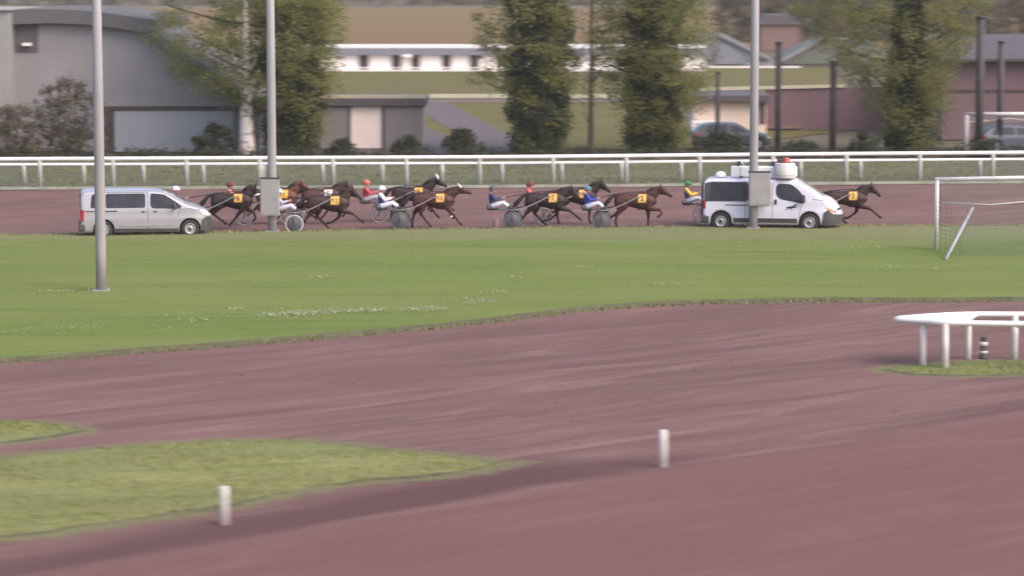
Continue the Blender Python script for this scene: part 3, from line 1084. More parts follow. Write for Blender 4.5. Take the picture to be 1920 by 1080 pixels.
# --- silver passenger van
sv = Vehicle([(-2.48, 1.62), (-2.44, 1.76), (-2.36, 1.83), (-2.0, 1.85), (0.2, 1.85), (0.55, 1.81), (0.8, 1.71), (1.1, 1.545), (1.45, 1.355), (1.6, 1.29), (1.8, 1.235), (2.1, 1.13), (2.28, 1.03), (2.40, 0.90), (2.46, 0.78), (2.48, 0.60)],
             -2.48, 2.48, 0.94, 1.08, 0.17, 0.24, (-1.62, 1.64), 0.335, 0.41, nose=0.85, nexp=2.7)
gp = P(274, 442)
silver = thing('passenger_van', 'silver passenger van with dark side windows driving behind the thick lamp pole', 'van', gp, R(9.0), None, 0.96)
def build_van(v, root, paint, windows, handles, sill, bumper, headlight, tail, rails, door_lines, screen, hoodline, rear_glass, rimmat=None, rear_bumper=None, handle_size=(0.13, 0.05)):
    body = obj('body', v.body(), paint, root, smooth=True)
    body.data.polygons.foreach_set('use_smooth', [len(p.vertices) == 4 for p in body.data.polygons])
    obj('underbody', underbody(v), MAT['black'], root)
    for w in windows:
        for s in (-1, 1):
            fr = obj('window', v.panel(roundpoly(w, 0.10), 0.008, (s,)), MAT['glass'], root, smooth=True)
    for h in handles:
        for s in (-1, 1):
            bm = v.panel(roundpoly([(h[0] - handle_size[0] / 2, h[1] - handle_size[1] / 2), (h[0] + handle_size[0] / 2, h[1] - handle_size[1] / 2), (h[0] + handle_size[0] / 2, h[1] + handle_size[1] / 2), (h[0] - handle_size[0] / 2, h[1] + handle_size[1] / 2)], 0.02), 0.018, (s,))
            obj('door_handle', bm, MAT['plastic_dark'], root)
    for sdef in sill:
        for s in (-1, 1):
            obj('sill', v.panel(sdef, 0.012, (s,)), MAT['plastic_dark'], root, smooth=True)
    bm = v.panel(bumper, 0.022, dx=0.05)
    bmesh.ops.remove_doubles(bm, verts=bm.verts[:], dist=0.12 * 0.1)
    obj('front_bumper', bm, MAT['plastic_dark'], root, smooth=True)
    for s in (-1, 1):
        obj('headlight', v.panel(roundpoly(headlight, 0.06), 0.010, (s,), dx=0.04, dz=0.04), MAT['clear_lamp'], root, smooth=True)
        obj('tail_light', v.panel(roundpoly(tail, 0.03), 0.012, (s,), dx=0.03), MAT['red_lamp'], root, smooth=True)
    for s in (-1, 1):
        for ln in door_lines:
            obj('door_seam', v.panel(strip(ln, 0.014), 0.005, (s,)), MAT['black'], root)
        for ln in rails:
            obj('door_rail', v.panel(strip(ln, 0.035), 0.008, (s,)), MAT['black'], root)
    obj('windscreen', v.lid(roundpoly(screen, 0.08), 0.008), MAT['glass_sky_sheen'], root, smooth=True)
    if hoodline:
        for s in (-1, 1):
            obj('bonnet_seam', v.panel(strip(hoodline, 0.014), 0.006, (s,)), MAT['black'], root)
    bm = BM()
    (z0, z1, hw) = rear_glass
    box(bm, (v.xr - 0.004, 0, (z0 + z1) / 2), (0.02, hw * 2, z1 - z0))
    bevel_all(bm, 0.008)
    obj('rear_window', bm, MAT['glass'], root)
    if rear_bumper:
        x0, x1, z0, z1 = rear_bumper
        bm = BM()
        box(bm, ((x0 + x1) / 2, 0, (z0 + z1) / 2), (x1 - x0, v.W * 2.02, z1 - z0))
        bevel_all(bm, 0.05, 3)
        obj('rear_bumper', bm, MAT['plastic_dark'], root, smooth=True)
    for wx in v.wheels:
        for s in (-1, 1):
            wheel(root, wx, s * (v.W - 0.105), v.wr, rimmat=rimmat)
    return body

def mirror(v, root, x, z, mat, size=(0.12, 0.16, 0.24)):
    for s in (-1, 1):
        y = s * (v.side(x, z) + 0.14)
        bm = BM()
        box(bm, (x, y, z), size)
        bevel_all(bm, 0.035, 3)
        m = obj('wing_mirror', bm, mat, root, smooth=True)
        bm = BM()
        tube(bm, [(x + 0.02, s * (v.side(x, z) - 0.02), z - 0.06), (x, y, z - 0.05)], 0.03, 8)
        obj('mirror_arm', bm, MAT['plastic_dark'], m)

build_van(sv, silver, MAT['silver'],
          [[(-2.12, 1.16), (-1.62, 1.16), (-1.62, 1.69), (-2.05, 1.69)], [(-1.54, 1.155), (-0.04, 1.155), (-0.04, 1.695), (-1.54, 1.70)],
           [(0.22, 1.13), (1.26, 1.10), (1.34, 1.19), (1.02, 1.44), (0.68, 1.655), (0.16, 1.70), (0.14, 1.24)]],
          [(-0.13, 1.005), (0.33, 1.005)],
          [[(-1.19, 0.25), (1.2, 0.25), (1.2, 0.35), (-1.19, 0.38)]],
          [(2.02, 0.25), (2.479, 0.25), (2.479, 0.76), (2.25, 0.78), (2.09, 0.66)],
          [(2.02, 1.06), (2.2, 1.05), (2.33, 0.95), (2.47, 0.82), (2.455, 0.79), (2.25, 0.83), (2.1, 0.93)],
          [(-2.475, 0.66), (-2.36, 0.66), (-2.34, 1.08), (-2.475, 1.12)],
          [[(-2.3, 1.04), (-1.1, 1.04)]],
          [[(0.05, 0.36), (0.05, 1.75)], [(-1.62, 0.8), (-1.62, 1.10)], [(1.22, 1.06), (1.20, 0.75)], [(-1.58, 1.74), (0.05, 1.74)]],
          [(0.66, -0.74), (1.42, -0.80), (1.54, -0.5), (1.58, 0.0), (1.54, 0.5), (1.42, 0.80), (0.66, 0.74), (0.60, 0.0)],
          [(1.25, 1.09), (1.7, 1.10), (2.1, 1.04)],
          (1.12, 1.68, 0.72), rear_bumper=(-2.56, -2.30, 0.28, 0.56))
mirror(sv, silver, 1.06, 1.2, MAT['plastic_dark'])
for s in (-1, 1):
    obj('wheel_surround', sv.panel(strip([(1.64 + 0.46 * math.cos(a), 0.335 + 0.46 * math.sin(a)) for a in np.linspace(0.15, math.pi - 0.15, 14)], 0.07), 0.012, (s,)), MAT['silver'], silver, smooth=True)
for s in (-1, 1):
    obj('wheel_surround', sv.panel(strip([(-1.62 + 0.46 * math.cos(a), 0.335 + 0.46 * math.sin(a)) for a in np.linspace(0.15, math.pi - 0.15, 14)], 0.07), 0.012, (s,)), MAT['silver'], silver, smooth=True)
for s in (-1, 1):
    obj('side_moulding', sv.panel(roundpoly([(-1.0, 0.47), (1.02, 0.47), (1.0, 0.57), (-0.96, 0.60)], 0.03), 0.022, (s,)), MAT['silver'], silver, smooth=True)
bm = BM()
box(bm, (2.487, 0, 0.72), (0.012, 0.42, 0.10))
obj('number_plate', bm, MAT['white_worn'], silver)

# --- white race van with roof equipment
wv = Vehicle([(-2.59, 1.70), (-2.56, 1.83), (-2.48, 1.91), (-2.2, 1.95), (0.5, 1.965), (0.8, 1.93), (1.0, 1.86), (1.3, 1.685), (1.6, 1.49), (1.83, 1.335), (1.98, 1.275), (2.15, 1.20), (2.32, 1.07), (2.44, 0.93), (2.53, 0.80), (2.58, 0.68), (2.59, 0.58)],
             -2.59, 2.59, 0.945, 1.12, 0.14, 0.24, (-1.91, 1.41), 0.335, 0.415, nose=1.0, nexp=2.5)
gp = P(1450, 428.5)
wvan = thing('race_van', 'white race van carrying a long white box and a drum on its roof', 'van', gp, R(-9.0))
build_van(wv, wvan, MAT['white_paint'],
          [[(-2.36, 1.12), (-1.04, 1.12), (-1.04, 1.79), (-2.30, 1.79)], [(-0.94, 1.12), (-0.04, 1.12), (-0.06, 1.79), (-0.94, 1.79)],
           [(0.28, 1.20), (1.12, 1.04), (1.24, 1.06), (1.26, 1.20), (1.02, 1.52), (0.72, 1.75), (0.24, 1.78), (0.14, 1.66), (0.14, 1.36)]],
          [(-0.10, 1.09), (0.135, 1.09)],
          [[(-1.45, 0.30), (0.95, 0.30), (0.95, 0.47), (-1.45, 0.47)], [(-2.57, 0.26), (-2.36, 0.26), (-2.36, 0.52), (-2.57, 0.52)]],
          [(1.86, 0.25), (2.589, 0.25), (2.589, 0.60), (2.30, 0.64), (2.1, 0.80), (1.93, 0.70)],
          [(1.86, 1.16), (2.1, 1.14), (2.27, 1.03), (2.36, 0.86), (2.3, 0.80), (2.02, 0.92), (1.9, 1.02)],
          [(-2.585, 0.80), (-2.48, 0.80), (-2.48, 1.10), (-2.585, 1.10)],
          [[(-1.75, 0.95), (-0.2, 0.95)]],
          [[(0.02, 0.5), (0.02, 1.84)], [(-1.0, 0.5), (-1.0, 1.10)], [(1.0, 0.5), (1.1, 0.95)]],
          [(0.98, -0.70), (1.78, -0.80), (1.92, -0.5), (1.96, 0.0), (1.92, 0.5), (1.78, 0.80), (0.98, 0.70), (0.92, 0.0)],
          [(1.5, 1.20), (1.85, 1.17), (2.1, 1.14)],
          (1.12, 1.75, 0.78), rear_bumper=(-2.66, -2.45, 0.28, 0.58), handle_size=(0.10, 0.19))
mirror(wv, wvan, 1.18, 1.22, MAT['plastic_dark'], (0.14, 0.18, 0.30))
for s in (-1, 1):
    obj('indicator', wv.panel([(1.98, 0.90), (2.3, 0.78), (2.42, 0.74), (2.40, 0.69), (2.1, 0.80)], 0.016, (s,)), MAT['orange_lamp'], wvan, smooth=True)
for s in (0.16, 0.42):
    for sg in (-1, 1):
        obj('grille_slot', wv.panel(roundpoly([(2.50 - s * 0.22, 0.80), (2.56 - s * 0.22, 0.78), (2.56 - s * 0.22, 0.84), (2.50 - s * 0.22, 0.86)], 0.015), 0.014, (sg,)), MAT['black'], wvan)
for s in (-1, 1):
    obj('grille_bar', wv.panel([(2.34, 0.66), (2.588, 0.62), (2.588, 0.66), (2.40, 0.72)], 0.03, (s,)), MAT['white_paint'], wvan, smooth=True)
for s in (-1, 1):
    obj('horse_emblem', wv.panel([(px_ * 1.0 + 0.72, pz_ * 1.15 + 0.87) for px_, pz_ in HORSE_OUTLINE], 0.010, (s,)), MAT['black'], wvan)
# black surround of the rear and middle windows
for s in (-1, 1):
    obj('window_surround', wv.panel([(-2.585, 1.06), (-2.36, 1.08), (-0.94, 1.09), (-0.94, 1.82), (-2.3, 1.82), (-2.585, 1.74)], 0.005, (s,)), MAT['plastic_dark'], wvan, smooth=True)
# tailgate in dark plastic and open rear lamp column
bm = BM()
box(bm, (-2.635, 0, 1.18), (0.06, 1.66, 1.2))
bevel_all(bm, 0.02)
obj('tailgate', bm, MAT['plastic_dark'], wvan)

# roof box, drum and what stands on them
def rest(name, label, cat, root, bm_list):
    t = thing(name, label, cat, root.location, root.rotation_euler.z)
    for nm, b, m, sm in bm_list:
        obj(nm, b, m, t, smooth=sm)
    return t
L_ = []
b1 = BM(); box(b1, (-0.35, -0.28, 2.19), (2.46, 0.55, 0.36)); bevel_all(b1, 0.025)
b2 = BM()
for x in (-1.22, 0.06, 0.5):
    box(b2, (x, -0.562, 2.19), (0.02, 0.012, 0.33))
b3 = BM()
for x in (-1.2, -0.2, 0.6):
    box(b3, (x, -0.2, 1.985), (0.06, 1.1, 0.05))
rest('roof_box', 'long white box with vertical seams strapped on the roof of the race van', 'roof box', wvan,
     [('body', b1, MAT['white_plastic'], False), ('seam', b2, MAT['post_grey'], False), ('roof_bars', b3, MAT['plastic_dark'], False)])
b1 = BM(); lathe(b1, [(0, 1.97), (0.37, 1.97), (0.385, 2.0), (0.385, 2.50), (0.36, 2.53), (0, 2.535)], 32, 'Z', (0.45, -0.62, 0))
b2 = BM(); lathe(b2, [(0.385, 2.06), (0.392, 2.07), (0.392, 2.10), (0.385, 2.11)], 32, 'Z', (0.45, -0.62, 0))
b2.normal_update()
rest('roof_drum', 'pale grey round drum standing on the roof of the race van', 'drum', wvan,
     [('drum', b1, MAT['white_worn'], True), ('hoop', b2, MAT['post_grey'], True)])
b1 = BM(); lathe(b1, [(0, 2.54), (0.17, 2.54), (0.17, 2.59), (0.14, 2.60), (0.135, 2.70), (0.09, 2.745), (0, 2.75)], 20, 'Z', (0.50, -0.62, 0))
b2 = BM(); box(b2, (0.28, -0.62, 2.62), (0.26, 0.2, 0.12)); bevel_all(b2, 0.03); tube(b2, [(0.28, -0.62, 2.53), (0.28, -0.62, 2.6)], 0.04, 8)
rest('beacon', 'dull red rotating beacon and small dark housing on top of the roof drum', 'beacon', wvan,
     [('lamp', b1, M('beacon_red', (0.34, 0.075, 0.06), 0.35, 0.2, 6.0), True), ('housing', b2, MAT['plastic_dark'], False)])
b1 = BM(); lathe(b1, [(0, 1.955), (0.2, 1.955), (0.21, 2.02)] + [(0.21 * math.cos(a), 2.02 + 0.16 * math.sin(a)) for a in np.linspace(0.1, math.pi / 2, 8)], 24, 'Z', (-1.98, -0.35, 0))
rest('antenna_dome', 'small white antenna dome near the rear of the race van roof', 'antenna', wvan, [('dome', b1, MAT['white_plastic'], True)])
for i, (x, w_, lab) in enumerate(((-1.32, 0.22, 'rearmost of three dark camera mounts on the roof box'), (-0.86, 0.2, 'middle of three dark camera mounts on the roof box'), (0.02, 0.3, 'dark camera mount on the roof box beside the drum'))):
    b1 = BM(); tube(b1, [(x, -0.3, 2.365), (x, -0.3, 2.50)], 0.035, 8)
    b2 = BM(); box(b2, (x, -0.3, 2.42), (w_ * 1.5, 0.10, 0.06)); box(b2, (x + 0.02, -0.3, 2.50), (w_ * 0.8, 0.14, 0.11)); bevel_all(b2, 0.02)
    t = rest('camera_mount', lab, 'camera mount', wvan, [('stalk', b1, MAT['black'], True), ('head', b2, MAT['plastic_dark'], False)])
    t['group'] = 'camera mounts on the roof box'

# ------------------------------------------------------------------ horses
def coat_material(name, base, points, red=0.0):
    k = NT(name, 0.55, 0.3)
    sep = k.n('ShaderNodeSeparateXYZ')
    k.l(k.tc.outputs['Object'], sep.inputs[0])
    nz = k.noise(3.0, 4)
    c = k.ramp(nz, [(0.3, tuple(v * 0.82 for v in base)), (0.7, tuple(v * 1.2 for v in base))])
    low = k.ramp(sep.outputs['Z'], [(0.36, g(1)), (0.62, g(0))])
    c = k.mix(low, c, points)
    return k.done(c)
COATS = {
    'bay': coat_material('bay_coat', (0.066, 0.025, 0.022), (0.024, 0.015, 0.016)),
    'dark': coat_material('dark_bay_coat', (0.030, 0.017, 0.018), (0.014, 0.011, 0.013)),
    'brown': coat_material('brown_coat', (0.042, 0.021, 0.020), (0.020, 0.013, 0.015)),
    'chestnut': coat_material('chestnut_coat', (0.120, 0.040, 0.034), (0.080, 0.030, 0.028)),
}
MAT['hair'] = M('horse_hair', (0.022, 0.017, 0.020), 0.7, 0.3, 12.0, stretch=(1, 1, 0.3))
MAT['leather'] = M('harness_leather', (0.020, 0.017, 0.018), 0.6, 0.2, 8.0)
MAT['cloth_num'] = M('number_cloth', (0.66, 0.42, 0.13), 0.8, 0.08, 4.0)
MAT['cloth_num_yellow'] = M('yellow_number_cloth', (0.62, 0.40, 0.06), 0.8, 0.08, 4.0)
MAT['cloth_edge'] = M('cloth_edge', (0.30, 0.12, 0.02), 0.8, 0.1, 4.0)
MAT['digit'] = M('number_print', (0.20, 0.075, 0.012), 0.8, 0.05, 4.0)
MAT['white_cloth'] = M('white_cloth', (0.72, 0.70, 0.74), 0.85, 0.06, 6.0)
MAT['grey_cloth'] = M('grey_cloth', (0.45, 0.44, 0.50), 0.85, 0.08, 6.0)

TRUNK = [(-0.72, 1.12, 0.07, 0.07), (-0.69, 1.13, 0.17, 0.15), (-0.60, 1.135, 0.245, 0.22), (-0.46, 1.135, 0.262, 0.255), (-0.30, 1.13, 0.245, 0.262), (-0.10, 1.10, 0.255, 0.27),
         (0.10, 1.075, 0.285, 0.275), (0.28, 1.070, 0.325, 0.262), (0.42, 1.075, 0.345, 0.235), (0.56, 1.07, 0.315, 0.215), (0.70, 1.06, 0.24, 0.19), (0.80, 1.06, 0.17, 0.145), (0.865, 1.06, 0.07, 0.07)]

def trunk_side(x, z):
    zc, hh, hw = (interp(x, [(t[0], t[i]) for t in TRUNK]) for i in (1, 2, 3))
    q = max(0.0, 1 - ((z - zc) / hh) ** 2)
    return hw * math.sqrt(q)

# trot poses: hips and elbows to hoof, near (camera side) leg first
POSES = {
    'reach': dict(fn=[(0.55, 0.95), (0.66, 0.79), (0.98, 0.70), (1.22, 0.50), (1.33, 0.40), (1.42, 0.35)],
                  ff=[(0.52, 0.95), (0.52, 0.78), (0.47, 0.54), (0.24, 0.36), (0.10, 0.31), (0.00, 0.33)],
                  hn=[(-0.45, 1.10), (-0.38, 0.88), (-0.66, 0.62), (-0.84, 0.36), (-0.96, 0.22), (-1.02, 0.10)],
                  hf=[(-0.45, 1.10), (-0.24, 0.90), (-0.36, 0.58), (-0.10, 0.32), (0.02, 0.18), (0.12, 0.10)]),
    'lift': dict(fn=[(0.55, 0.95), (0.64, 0.80), (1.00, 0.76), (1.08, 0.62), (0.96, 0.50), (0.88, 0.50)],
                 ff=[(0.52, 0.95), (0.56, 0.78), (0.58, 0.48), (0.56, 0.20), (0.60, 0.10), (0.64, 0.02)],
                 hn=[(-0.45, 1.10), (-0.36, 0.88), (-0.62, 0.58), (-0.66, 0.30), (-0.62, 0.14), (-0.58, 0.03)],
                 hf=[(-0.45, 1.10), (-0.30, 0.88), (-0.58, 0.62), (-0.86, 0.42), (-0.98, 0.30), (-1.06, 0.24)]),
    'drive': dict(fn=[(0.55, 0.95), (0.62, 0.78), (0.82, 0.56), (1.00, 0.32), (1.08, 0.22), (1.16, 0.16)],
                  ff=[(0.54, 0.95), (0.60, 0.80), (0.84, 0.68), (0.70, 0.48), (0.80, 0.40), (0.90, 0.44)],
                  hn=[(-0.45, 1.10), (-0.34, 0.88), (-0.40, 0.58), (-0.20, 0.32), (-0.08, 0.18), (0.02, 0.08)],
                  hf=[(-0.45, 1.10), (-0.38, 0.88), (-0.64, 0.60), (-0.72, 0.32), (-0.74, 0.16), (-0.72, 0.05)]),
    'push': dict(fn=[(0.54, 0.95), (0.48, 0.76), (0.30, 0.54), (0.14, 0.32), (0.04, 0.22), (-0.02, 0.14)],
                 ff=[(0.55, 0.95), (0.64, 0.78), (0.90, 0.62), (0.98, 0.40), (0.90, 0.30), (0.84, 0.30)],
                 hn=[(-0.47, 1.10), (-0.40, 0.88), (-0.62, 0.60), (-0.34, 0.38), (-0.20, 0.28), (-0.10, 0.20)],
                 hf=[(-0.45, 1.10), (-0.32, 0.88), (-0.70, 0.66), (-0.92, 0.46), (-1.04, 0.38), (-1.10, 0.32)]),
}

def horse(root, coat, pose, poll=(1.04, 1.60), nose=(1.46, 1.26), digits=None, cloth='cloth_num', white_boots=False, face=None, noseband=None, shadow_roll=False, earcap=None):
    bm = BM()
    # trunk
    rings = []
    n = 20
    for (x, zc, hh, hw) in TRUNK:
        rings.append([(x, hw * math.cos(q), zc + hh * math.sin(q)) for q in (2 * math.pi * k / n for k in range(n))])
    loft(bm, rings)
    ellipsoid(bm, (0.36, 0, 1.30), (0.20, 0.10, 0.125))          # withers
    ellipsoid(bm, (-0.42, 0, 1.27), (0.26, 0.17, 0.125))         # croup
    for s in (-1, 1):
        ellipsoid(bm, (0.58, s * 0.135, 1.0), (0.19, 0.10, 0.24))  # shoulder
        ellipsoid(bm, (-0.50, s * 0.145, 1.02), (0.22, 0.12, 0.29))  # haunch
    # neck
    pl, ns = Vector((poll[0], 0, poll[1])), Vector((nose[0], 0, nose[1]))
    hd = (ns - pl)
    hl = hd.length
    hu = hd.normalized()
    back = Vector((-hu.z, 0, hu.x))                # towards the forehead side
    if back.x < 0 and back.z < 0:
        back = -back
    throat = pl + hu * 0.02 - back * 0.10
    base = Vector((0.56, 0, 1.14))
    mid1 = base.lerp(throat, 0.35) + Vector((-0.02, 0, 0.05))
    mid2 = base.lerp(throat, 0.70) + Vector((-0.02, 0, 0.055))
    tube(bm, [Vector((0.42, 0, 1.08)), base, mid1, mid2, throat + Vector((-0.01, 0, 0.01)), pl + hu * 0.06 - back * 0.05], [(0.31, 0.18), (0.29, 0.165), (0.230, 0.125), (0.180, 0.098), (0.140, 0.084), (0.09, 0.07)], 16, side=(0, 1, 0))
    # head
    L = hl
    hp = [pl - hu * 0.03 - back * 0.03, pl + hu * 0.04 - back * 0.055, pl + hu * L * 0.26 - back * 0.085, pl + hu * L * 0.45 - back * 0.07, pl + hu * L * 0.68 - back * 0.055, pl + hu * L * 0.86 - back * 0.05, pl + hu * L * 0.97 - back * 0.055, pl + hu * L * 1.01 - back * 0.06]
    tube(bm, hp, [(0.05, 0.05), (0.10, 0.085), (0.125, 0.095), (0.10, 0.078), (0.075, 0.058), (0.072, 0.056), (0.055, 0.045), (0.02, 0.02)], 14, side=(0, 1, 0))
    ellipsoid(bm, pl + hu * L * 0.28 - back * 0.13, (0.10, 0.08, 0.09))      # cheek
    # ears
    for s in (-1, 1):
        e0 = pl + hu * 0.02 + Vector((0, s * 0.05, -0.02))
        e1 = pl - hu * 0.13 + back * 0.04 + Vector((0.01, s * 0.07, 0.05))
        tube(bm, [e0, e0.lerp(e1, 0.45), e1], [0.035, (0.036, 0.028), 0.008], 8)
    # legs
    ps = POSES[pose]
    for key, y, rad in (('fn', -0.135, 0), ('ff', 0.135, 0), ('hn', -0.145, 1), ('hf', 0.145, 1)):
        pts = [Vector((p[0], y, p[1])) for p in ps[key]]
        if rad == 0:
            rr = [(0.165, 0.095), (0.120, 0.082), (0.064, 0.056), (0.043, 0.038), (0.043, 0.039), (0.055, 0.050)]
        else:
            rr = [(0.26, 0.145), (0.195, 0.120), (0.080, 0.060), (0.047, 0.042), (0.047, 0.042), (0.056, 0.052)]
        q = []
        rq = []
        for i in range(len(pts) - 1):
            q.append(pts[i]); rq.append(rr[i])
            if rad == 0 and i == 1:
                q.append(pts[i].lerp(pts[i + 1], 0.6)); rq.append((0.078, 0.064))
            if rad == 1 and i == 1:
                q.append(pts[i].lerp(pts[i + 1], 0.62)); rq.append((0.098, 0.072))
            if i == 2:
                q.append(pts[i].lerp(pts[i + 1], 0.3)); rq.append((0.046, 0.040) if rad == 0 else (0.052, 0.044))
        q.append(pts[-1]); rq.append(rr[-1])
        tube(bm, q, rq, 12, side=(0, 1, 0))
        ellipsoid(bm, pts[2], (0.058, 0.052, 0.058) if rad == 0 else (0.068, 0.055, 0.07))
        ellipsoid(bm, pts[4], (0.045, 0.042, 0.045))
    bm = remesh(bm, 0.017, 3, 0.5)
    body = obj('body', bm, COATS[coat], root, smooth=True)
    # mane
    bm = BM()
    crest = [pl - hu * 0.02 - back * 0.0, mid2 + (mid2 - throat).normalized() * 0.0 + Vector((-0.10, 0, 0.125)), mid1 + Vector((-0.125, 0, 0.175)), Vector((0.44, 0, 1.40))]
    crest = smooth_path(crest, 5)
    rgs = []
    for i, c in enumerate(crest):
        k = i / (len(crest) - 1)
        dn = 0.12 + 0.05 * math.sin(i * 2.3)
        up = 0.035 + 0.014 * math.sin(i * 3.1)
        rgs.append([c + Vector((0.01, 0.0, up)), c + Vector((0.0, -0.055, 0.0)), c + Vector((-0.02 + 0.05 * math.sin(i * 1.7), -0.10, -dn)), c + Vector((0.03, -0.06, -dn * 0.6)), c + Vector((0.0, 0.03, -0.03)), c + Vector((0.0, 0.03, 0.02))])
    loft(bm, rgs)
    bmesh.ops.recalc_face_normals(bm, faces=bm.faces[:])
    obj('mane', bm, MAT['hair'], root, smooth=True)
    # tail streaming back
    bm = BM()
    w0 = random.uniform(-0.04, 0.04)
    tp = smooth_path([(-0.64, 0, 1.27), (-0.74, 0, 1.27), (-0.88, w0, 1.16), (-1.00, w0, 1.00), (-1.10, w0 * 2, 0.84)], 4)
    rr = [interp(i / (len(tp) - 1), [(0, 0.035), (0.25, 0.05), (0.6, 0.085), (0.85, 0.07), (1, 0.015)]) for i in range(len(tp))]
    tube(bm, tp, [(r, r * 0.7) for r in rr], 9, side=(0, 1, 0))
    for k in range(7):
        s0 = tp[8] + Vector((0, random.uniform(-.05, .05), random.uniform(-.04, .04)))
        e0 = tp[-1] + Vector((random.uniform(-.12, .04), random.uniform(-.1, .1), random.uniform(-.12, .1)))
        tube(bm, [s0, s0.lerp(e0, 0.5) + Vector((-0.02, 0, 0.02)), e0], [0.03, 0.022, 0.004], 5)
    obj('tail', bm, MAT['hair'], root, smooth=True)
    # harness: saddle pad, girth, breast strap, bridle
    bm = BM()
    x0 = 0.22
    ring = []
    for k in range(24):
        q = 2 * math.pi * k / 24
        zc, hh, hw = (interp(x0, [(t[0], t[i]) for t in TRUNK]) for i in (1, 2, 3))
        ring.append((q, zc, hh, hw))
    rg = [[(x, (hw + 0.016) * math.cos(q), zc + (hh + 0.016) * math.sin(q)) for q, zc, hh, hw in ring] for x in (x0 - 0.045, x0 + 0.045)]
    loft(bm, rg, cap=False)
    nb = []
    for px_, pz_, zz in ((0.62, 0.0, 1.05),):
        pass
    chest = [(0.24, -trunk_side(0.24, 1.08) - 0.014, 1.10), (0.5, -0.25, 1.08), (0.72, -0.21, 1.06), (0.88, -0.07, 1.05), (0.90, 0, 1.05), (0.88, 0.07, 1.05), (0.72, 0.21, 1.06), (0.5, 0.25, 1.08), (0.24, trunk_side(0.24, 1.08) + 0.014, 1.10)]
    tube(bm, smooth_path(chest, 3), (0.024, 0.012), 6)
    obj('girth', bm, MAT['leather'], root)
    bm = BM()
    for k, rr_ in ((0.62, 0.082), (0.16, 0.118)):
        c = pl + hu * L * k - back * (0.058 if k > 0.5 else 0.068)
        pts = [c + back * rr_ * math.cos(q) * 0.95 + Vector((0, 1, 0)) * rr_ * 0.86 * math.sin(q) for q in np.linspace(0, 2 * math.pi, 15)]
        tube(bm, pts, 0.012, 5, cap=False)
    for s in (-1, 1):
        tube(bm, [pl + hu * 0.03 + Vector((0, s * 0.085, -0.02)), pl + hu * L * 0.45 - back * 0.06 + Vector((0, s * 0.088, 0)), pl + hu * L * 0.84 - back * 0.06 + Vector((0, s * 0.062, 0))], 0.011, 5)
    br = obj('bridle', bm, MAT['leather'], root)
    if shadow_roll:
        bm = BM()
        c = pl + hu * L * 0.62 - back * 0.05
        pts = [c + back * 0.09 * math.cos(q) + Vector((0, 1, 0)) * 0.075 * math.sin(q) for q in np.linspace(0, 2 * math.pi, 15)]
        tube(bm, pts, 0.03, 8, cap=False)
        obj('noseband', bm, MAT['white_cloth'], br, smooth=True)
    if earcap:
        bm = BM()
        for s in (-1, 1):
            e0 = pl + hu * 0.02 + Vector((0, s * 0.05, -0.02))
            e1 = pl - hu * 0.135 + back * 0.04 + Vector((0.01, s * 0.07, 0.05))
            tube(bm, [e0, e0.lerp(e1, 0.45), e1], [0.042, (0.043, 0.035), 0.014], 8)
        obj('ear_cap', bm, MAT[earcap], br, smooth=True)
    # number cloth on both flanks
    if digits:
        for s in (-1, 1):
            bm = BM()
            def onside(u, v, off=0.02, s=s):
                x, z = 0.33 + u, 1.19 + v
                return Vector((x, s * (trunk_side(x, z) + off + 0.02), z))
            for mi, h, off in ((1, 0.172, 0.014), (0, 0.142, 0.022)):
                N = 8
                gr = [[bm.verts.new(onside(-h + 2 * h * i / N, -h + 2 * h * j / N, off)) for i in range(N + 1)] for j in range(N + 1)]
                for j in range(N):
                    for i in range(N):
                        f = bm.faces.new((gr[j][i], gr[j][i + 1], gr[j + 1][i + 1], gr[j + 1][i]))
                        f.material_index = mi
            bmesh.ops.recalc_face_normals(bm, faces=bm.faces[:])
            cl = obj('number_cloth', bm, [MAT[cloth], MAT['cloth_edge']], root, smooth=True)
            text_mesh(digits, 0.27 if len(digits) == 1 else 0.21, MAT['digit'], lambda u, v, s=s: onside(-u * s * 1.0 if s > 0 else u, v + 0.0, 0.031), 'number', cl, 0.03)
    if white_boots:
        for p0, p1 in ((ps['fn'][3], ps['fn'][2]), (ps['ff'][3], ps['ff'][2])):
            pass
        for key, y, k0, k1 in (('ff', 0.135, 0.15, 0.75), ('ff', 0.135, 1.15, 1.7)):
            i = 2 + int(k0)
            a = Vector((ps[key][i][0], y, ps[key][i][1])); b = Vector((ps[key][i + 1][0], y, ps[key][i + 1][1]))
            bm = BM()
            tube(bm, [a.lerp(b, k0 % 1), a.lerp(b, k1 % 1)], 0.058, 10)
            obj('boot', bm, MAT['white_cloth'], root, smooth=True)
    return body

# ------------------------------------------------------------------ sulkies
MAT['sulky_frame'] = M('sulky_tube', (0.085, 0.083, 0.095), 0.4, 0.1, 3.0, metal=0.2)
MAT['sulky_pale'] = M('sulky_pale_tube', (0.21, 0.19, 0.20), 0.4, 0.1, 3.0)
MAT['disc_dark'] = M('dark_wheel_disc', (0.095, 0.095, 0.105), 0.45, 0.12, 3.0)
MAT['disc_grey'] = M('grey_wheel_disc', (0.22, 0.20, 0.215), 0.5, 0.12, 3.0)
MAT['rim_pale'] = M('pale_wheel_rim', (0.50, 0.47, 0.48), 0.5, 0.1, 3.0)
MAT['seat_black'] = M('black_seat', (0.03, 0.03, 0.034), 0.7, 0.1, 6.0)
AX, WR = -1.18, 0.345

